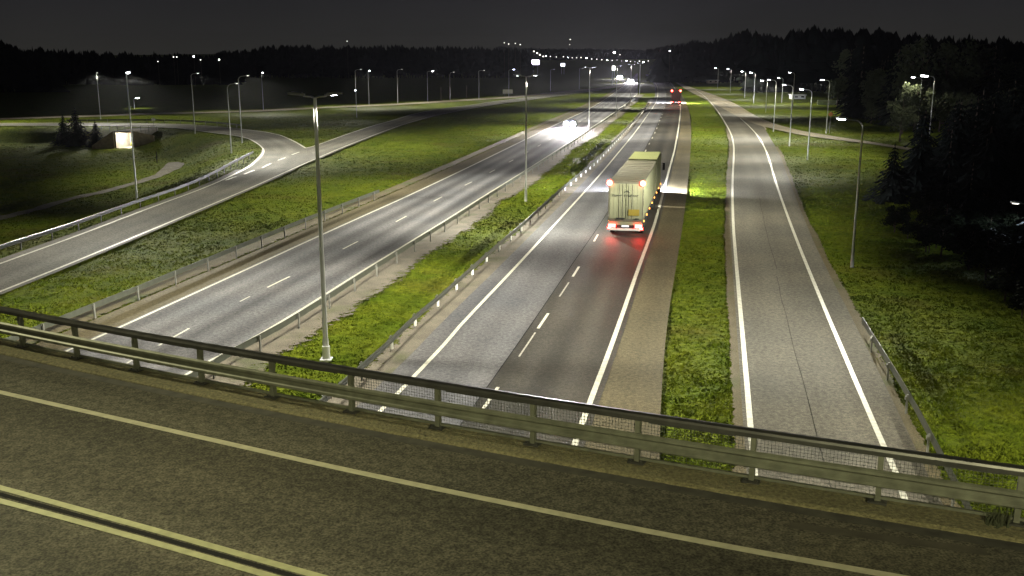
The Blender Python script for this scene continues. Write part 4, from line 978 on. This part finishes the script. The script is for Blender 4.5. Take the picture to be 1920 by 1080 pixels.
# ------------------------------------------------------------------ trees
def spruce_mesh(seed, tiers=15, h=1.0, wd=.30):
    """unit-height spruce crown: drooping needle sprays around the stem"""
    rr = random.Random(seed); V, F = [], []
    for i in range(tiers):
        f = i / (tiers - 1); z = .10 + .88 * f; R = wd * (1 - f) ** .85 + .015
        for k in range(int(9 + 8 * (1 - f))):
            a = rr.random() * 6.283; r = R * rr.uniform(.65, 1.15); dz = -r * rr.uniform(.25, .6)
            ca, sa = math.cos(a), math.sin(a); wv = r * rr.uniform(.22, .38)
            for q in range(3):
                r0, r1 = r * q / 3, r * (q + 1.15) / 3; z0, z1 = z + dz * q / 3 + .01, z + dz * (q + 1.15) / 3 - .01
                o = len(V); ww = wv * (1 - q * .25)
                V += [(ca * r0, sa * r0, z0), (ca * r1 - sa * ww, sa * r1 + ca * ww, z1 - .012), (ca * r1 * 1.08, sa * r1 * 1.08, z1), (ca * r1 + sa * ww, sa * r1 - ca * ww, z1 - .012)]
                F += [(o, o + 1, o + 2), (o, o + 2, o + 3)]
    mb = MB(); mb.add(V, F); mb.add([(-.012, 0, .9), (.012, 0, .9), (0, 0, 1.03)], [(0, 1, 2)]); return mb.mesh('crown', M['needle'])
def leafy_mesh(seed):
    rr = random.Random(seed); V, F = [], []
    cl = [(rr.uniform(-.26, .26), rr.uniform(-.26, .26), rr.uniform(.35, .92), rr.uniform(.09, .17)) for _ in range(26)]
    for (cx, cy_, cz, r) in cl:
        for _ in range(75):
            d = Vector((rr.gauss(0, 1), rr.gauss(0, 1), rr.gauss(0, 1))).normalized() * r * rr.random() ** .4
            p = Vector((cx, cy_, cz)) + d; s = rr.uniform(.012, .028); a = Vector((rr.gauss(0, 1), rr.gauss(0, 1), rr.gauss(0, 1))).normalized(); b = a.orthogonal().normalized()
            o = len(V); V += [tuple(p + a * s), tuple(p + b * s), tuple(p - a * s), tuple(p - b * s)]; F.append((o, o + 1, o + 2, o + 3))
    mb = MB(); mb.add(V, F); return mb.mesh('crown', M['leaf'])
mb = MB(); mb.tube([(0, 0, -.03), (0, 0, .35), (0, 0, .97)], [.022, .016, .004], 8); trunk_me = mb.mesh('trunk', M['bark'])
mb = MB(); mb.tube([(0, 0, -.03), (.01, 0, .3), (0, .02, .6), (.02, .02, .85)], [.024, .018, .012, .004], 8)
for a in range(6): mb.tube([(0, 0, .3 + a * .07), (.16 * math.cos(a * 2.1), .16 * math.sin(a * 2.1), .5 + a * .06)], [.009, .003], 5)
trunk2_me = mb.mesh('trunk', M['bark'])
SPR = [spruce_mesh(s) for s in (1, 2, 3)]; SPRW = [spruce_mesh(5, 17, wd=.42)]; LEAF = [leafy_mesh(8), leafy_mesh(9)]
def tree(x, y, h, kind, label, group=None, fat=1.0, z=None):
    z = h1(x, y) if z is None else z
    t = thing(('spruce_tree' if kind != 'leaf' else 'birch_tree'), label, 'tree', (x, y, z), random.random() * 6.28, group)
    me = random.choice(LEAF) if kind == 'leaf' else (SPRW[0] if kind == 'wide' else random.choice(SPR))
    c = link('crown', me, t); c.scale = (h * fat, h * fat, h); c2_ = link('trunk', trunk2_me if kind == 'leaf' else trunk_me, t); c2_.scale = (h, h, h); return t
x, y, z = GT(146, 271); tree(x, y, 7.0, 'wide', 'broad dark spruce in front of the loop road, left of the lit underpass', z=z - .2)
x, y, z = GT(181, 262); tree(x, y, 4.8, 'wide', 'small thin spruce between the broad dark one and the lit underpass', z=z)
x, y, z = GT(122, 268); tree(x, y, 5.2, 'wide', 'low spruce leaning against the left side of the broad dark one', z=z)
tree(35.5, 92, 5.4, 'wide', 'young spruce standing out against the lit grass left of the dark wood', fat=1.0)
nearR = [(39.5, 96, 6.5), (43, 104, 8), (46, 99, 9.5), (49.5, 108, 9), (52, 100, 10.5), (41, 88, 5.5), (44.5, 84, 6.5), (48, 88, 8.0), (50, 80, 8.0), (56, 112, 11), (40, 77, 4.5), (44, 72, 5), (59, 122, 11), (57, 104, 11)]
rn = random.Random(31)
for _ in range(46):
    yy = rn.uniform(62, 128); xx = rn.uniform(31 + (yy - 62) * .16, 66); 
    if xx < yy * .425: xx = yy * .425 + rn.uniform(0, 12)
    nearR.append((xx, yy, rn.uniform(5.0, 10.5)))
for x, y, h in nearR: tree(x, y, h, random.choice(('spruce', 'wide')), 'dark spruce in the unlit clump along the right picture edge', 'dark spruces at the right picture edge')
rr = random.Random(4)
for i in range(60):
    Y = rr.uniform(195, 340); px = rr.uniform(1600 if Y < 230 else 1560, 1990); X = (px - 960) / FPX * Y
    if X < 74 and Y < 200: X += 10
    tree(X, Y, rr.uniform(10, 17), 'spruce' if rr.random() < .75 else 'leaf', 'dark tall tree in the wood rising behind the side road', 'trees of the right-hand wood')
for i in range(14):
    Y = rr.uniform(156, 190); px = rr.uniform(1660, 1915); X = (px - 960) / FPX * Y
    tree(X, Y, rr.uniform(6, 9), 'leaf', 'leafy tree catching lamplight in the right-hand wood', 'lamplit leafy trees in the right-hand wood')
for (px, Y, h), lb_ in zip([(1625, 205, 5), (1632, 215, 6), (1575, 262, 8), (1560, 285, 8), (1600, 250, 6)], ['leafy tree just right of the pale barrier wall', 'leafy tree second to the right of the pale barrier wall', 'leafy tree behind the right end of the pale barrier wall', 'taller leafy tree behind the middle of the pale barrier wall', 'leafy tree behind the barrier wall, between the middle and right ones']):
    X = (px - 960) / FPX * Y; tree(X, Y, h, 'leaf', lb_, 'lamplit leafy trees beyond the side road')

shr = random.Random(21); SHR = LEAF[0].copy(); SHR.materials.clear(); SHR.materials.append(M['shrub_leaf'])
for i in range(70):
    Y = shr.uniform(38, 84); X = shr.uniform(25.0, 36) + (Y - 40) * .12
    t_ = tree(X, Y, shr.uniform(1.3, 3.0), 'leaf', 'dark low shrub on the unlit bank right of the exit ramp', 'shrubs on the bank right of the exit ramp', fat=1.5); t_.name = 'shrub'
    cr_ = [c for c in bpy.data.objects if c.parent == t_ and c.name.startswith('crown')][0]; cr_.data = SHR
# distant woods: jagged masses nobody could count
def forest(name, n, fy, px0, px1, skyline, label, hmin, hmax):
    V, F = [], []
    for i in range(n):
        px = RNG.uniform(px0, px1); Y = fy(px, RNG.rand()); X = (px - 960) / FPX * Y; z = h1(X, Y)
        top = CAMH + (HORIZON - np.interp(px, *zip(*skyline))) * Y / FPX
        h = RNG.uniform(hmin, hmax)
        z2 = top - h * RNG.uniform(.55, 1.0) if False else z
        tp = z + (top - z) * RNG.uniform(.58, .88) * (.88 + .22 * float(vnoise(np.array([px]), np.array([Y * .2]), 14, 3)[0])) ; tp = max(tp, z + 5)
        b0 = tp - h if tp - h > z else z - .5
        w = h * RNG.choice([.17, .22, .42, .55]); m = 3; 
        for q in range(m):
            o = len(V); za = b0 + (tp - b0) * (q * .26 + .05); zb = b0 + (tp - b0) * (1 if q == m - 1 else .50 + q * .24); r = w * (1 - q * .28); a0 = RNG.rand() * 6
            for k in range(5):
                a = a0 + k * 1.2566; rj = r * RNG.uniform(.7, 1.2); V.append((X + rj * math.cos(a), Y + rj * math.sin(a), za + RNG.uniform(-.3, .3)))
            V.append((X, Y, zb)); F += [(o + k, o + (k + 1) % 5, o + 5) for k in range(5)]
        if b0 > z + 1:
            o = len(V); V += [(X - .25, Y, z - 1), (X + .25, Y, z - 1), (X, Y + .2, b0 + 2)]; F += [(o, o + 1, o + 2)]
    tag(link(name, fast_mesh(name, np.array(V), np.array(F), [M['forest']])), label, 'forest', kind='stuff')
skyL = [(-300, 40), (0, 56), (30, 62), (60, 78), (150, 85), (230, 91), (300, 92), (400, 94), (470, 86), (520, 77), (600, 80), (700, 80), (800, 80), (900, 82), (1000, 88)]
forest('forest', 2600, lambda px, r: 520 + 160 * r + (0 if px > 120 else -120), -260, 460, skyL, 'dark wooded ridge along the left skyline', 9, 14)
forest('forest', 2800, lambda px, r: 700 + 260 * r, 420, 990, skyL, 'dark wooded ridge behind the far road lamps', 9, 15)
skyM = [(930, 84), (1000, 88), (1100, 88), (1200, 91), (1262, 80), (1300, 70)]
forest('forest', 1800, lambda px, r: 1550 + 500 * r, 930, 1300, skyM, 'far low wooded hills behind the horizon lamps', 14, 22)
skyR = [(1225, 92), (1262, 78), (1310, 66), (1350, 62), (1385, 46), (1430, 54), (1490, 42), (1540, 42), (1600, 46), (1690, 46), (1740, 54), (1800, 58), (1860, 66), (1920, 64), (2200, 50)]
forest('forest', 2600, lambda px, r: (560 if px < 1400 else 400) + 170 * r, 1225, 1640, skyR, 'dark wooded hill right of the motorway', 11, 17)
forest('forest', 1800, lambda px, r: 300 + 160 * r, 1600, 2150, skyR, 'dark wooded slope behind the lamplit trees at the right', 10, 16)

# ------------------------------------------------------------------ haze
mb = MB(); mb.box((200, 1000, 27), (3400, 2300, 62)); hz = mb.mesh('haze', [])
m = bpy.data.materials.new('haze'); m.use_nodes = True; n = m.node_tree; n.nodes.clear()
vo = node(n, 'ShaderNodeVolumePrincipled'); vo.inputs['Color'].default_value = (.86, .90, .95, 1); vo.inputs['Density'].default_value = HAZE_DENSITY; vo.inputs['Anisotropy'].default_value = .55
oo = node(n, 'ShaderNodeOutputMaterial'); n.links.new(vo.outputs[0], oo.inputs['Volume']); hz.materials.append(m)
if HAZE_DENSITY > 0: tag(link('haze', hz), 'thin night mist', 'haze', kind='stuff')
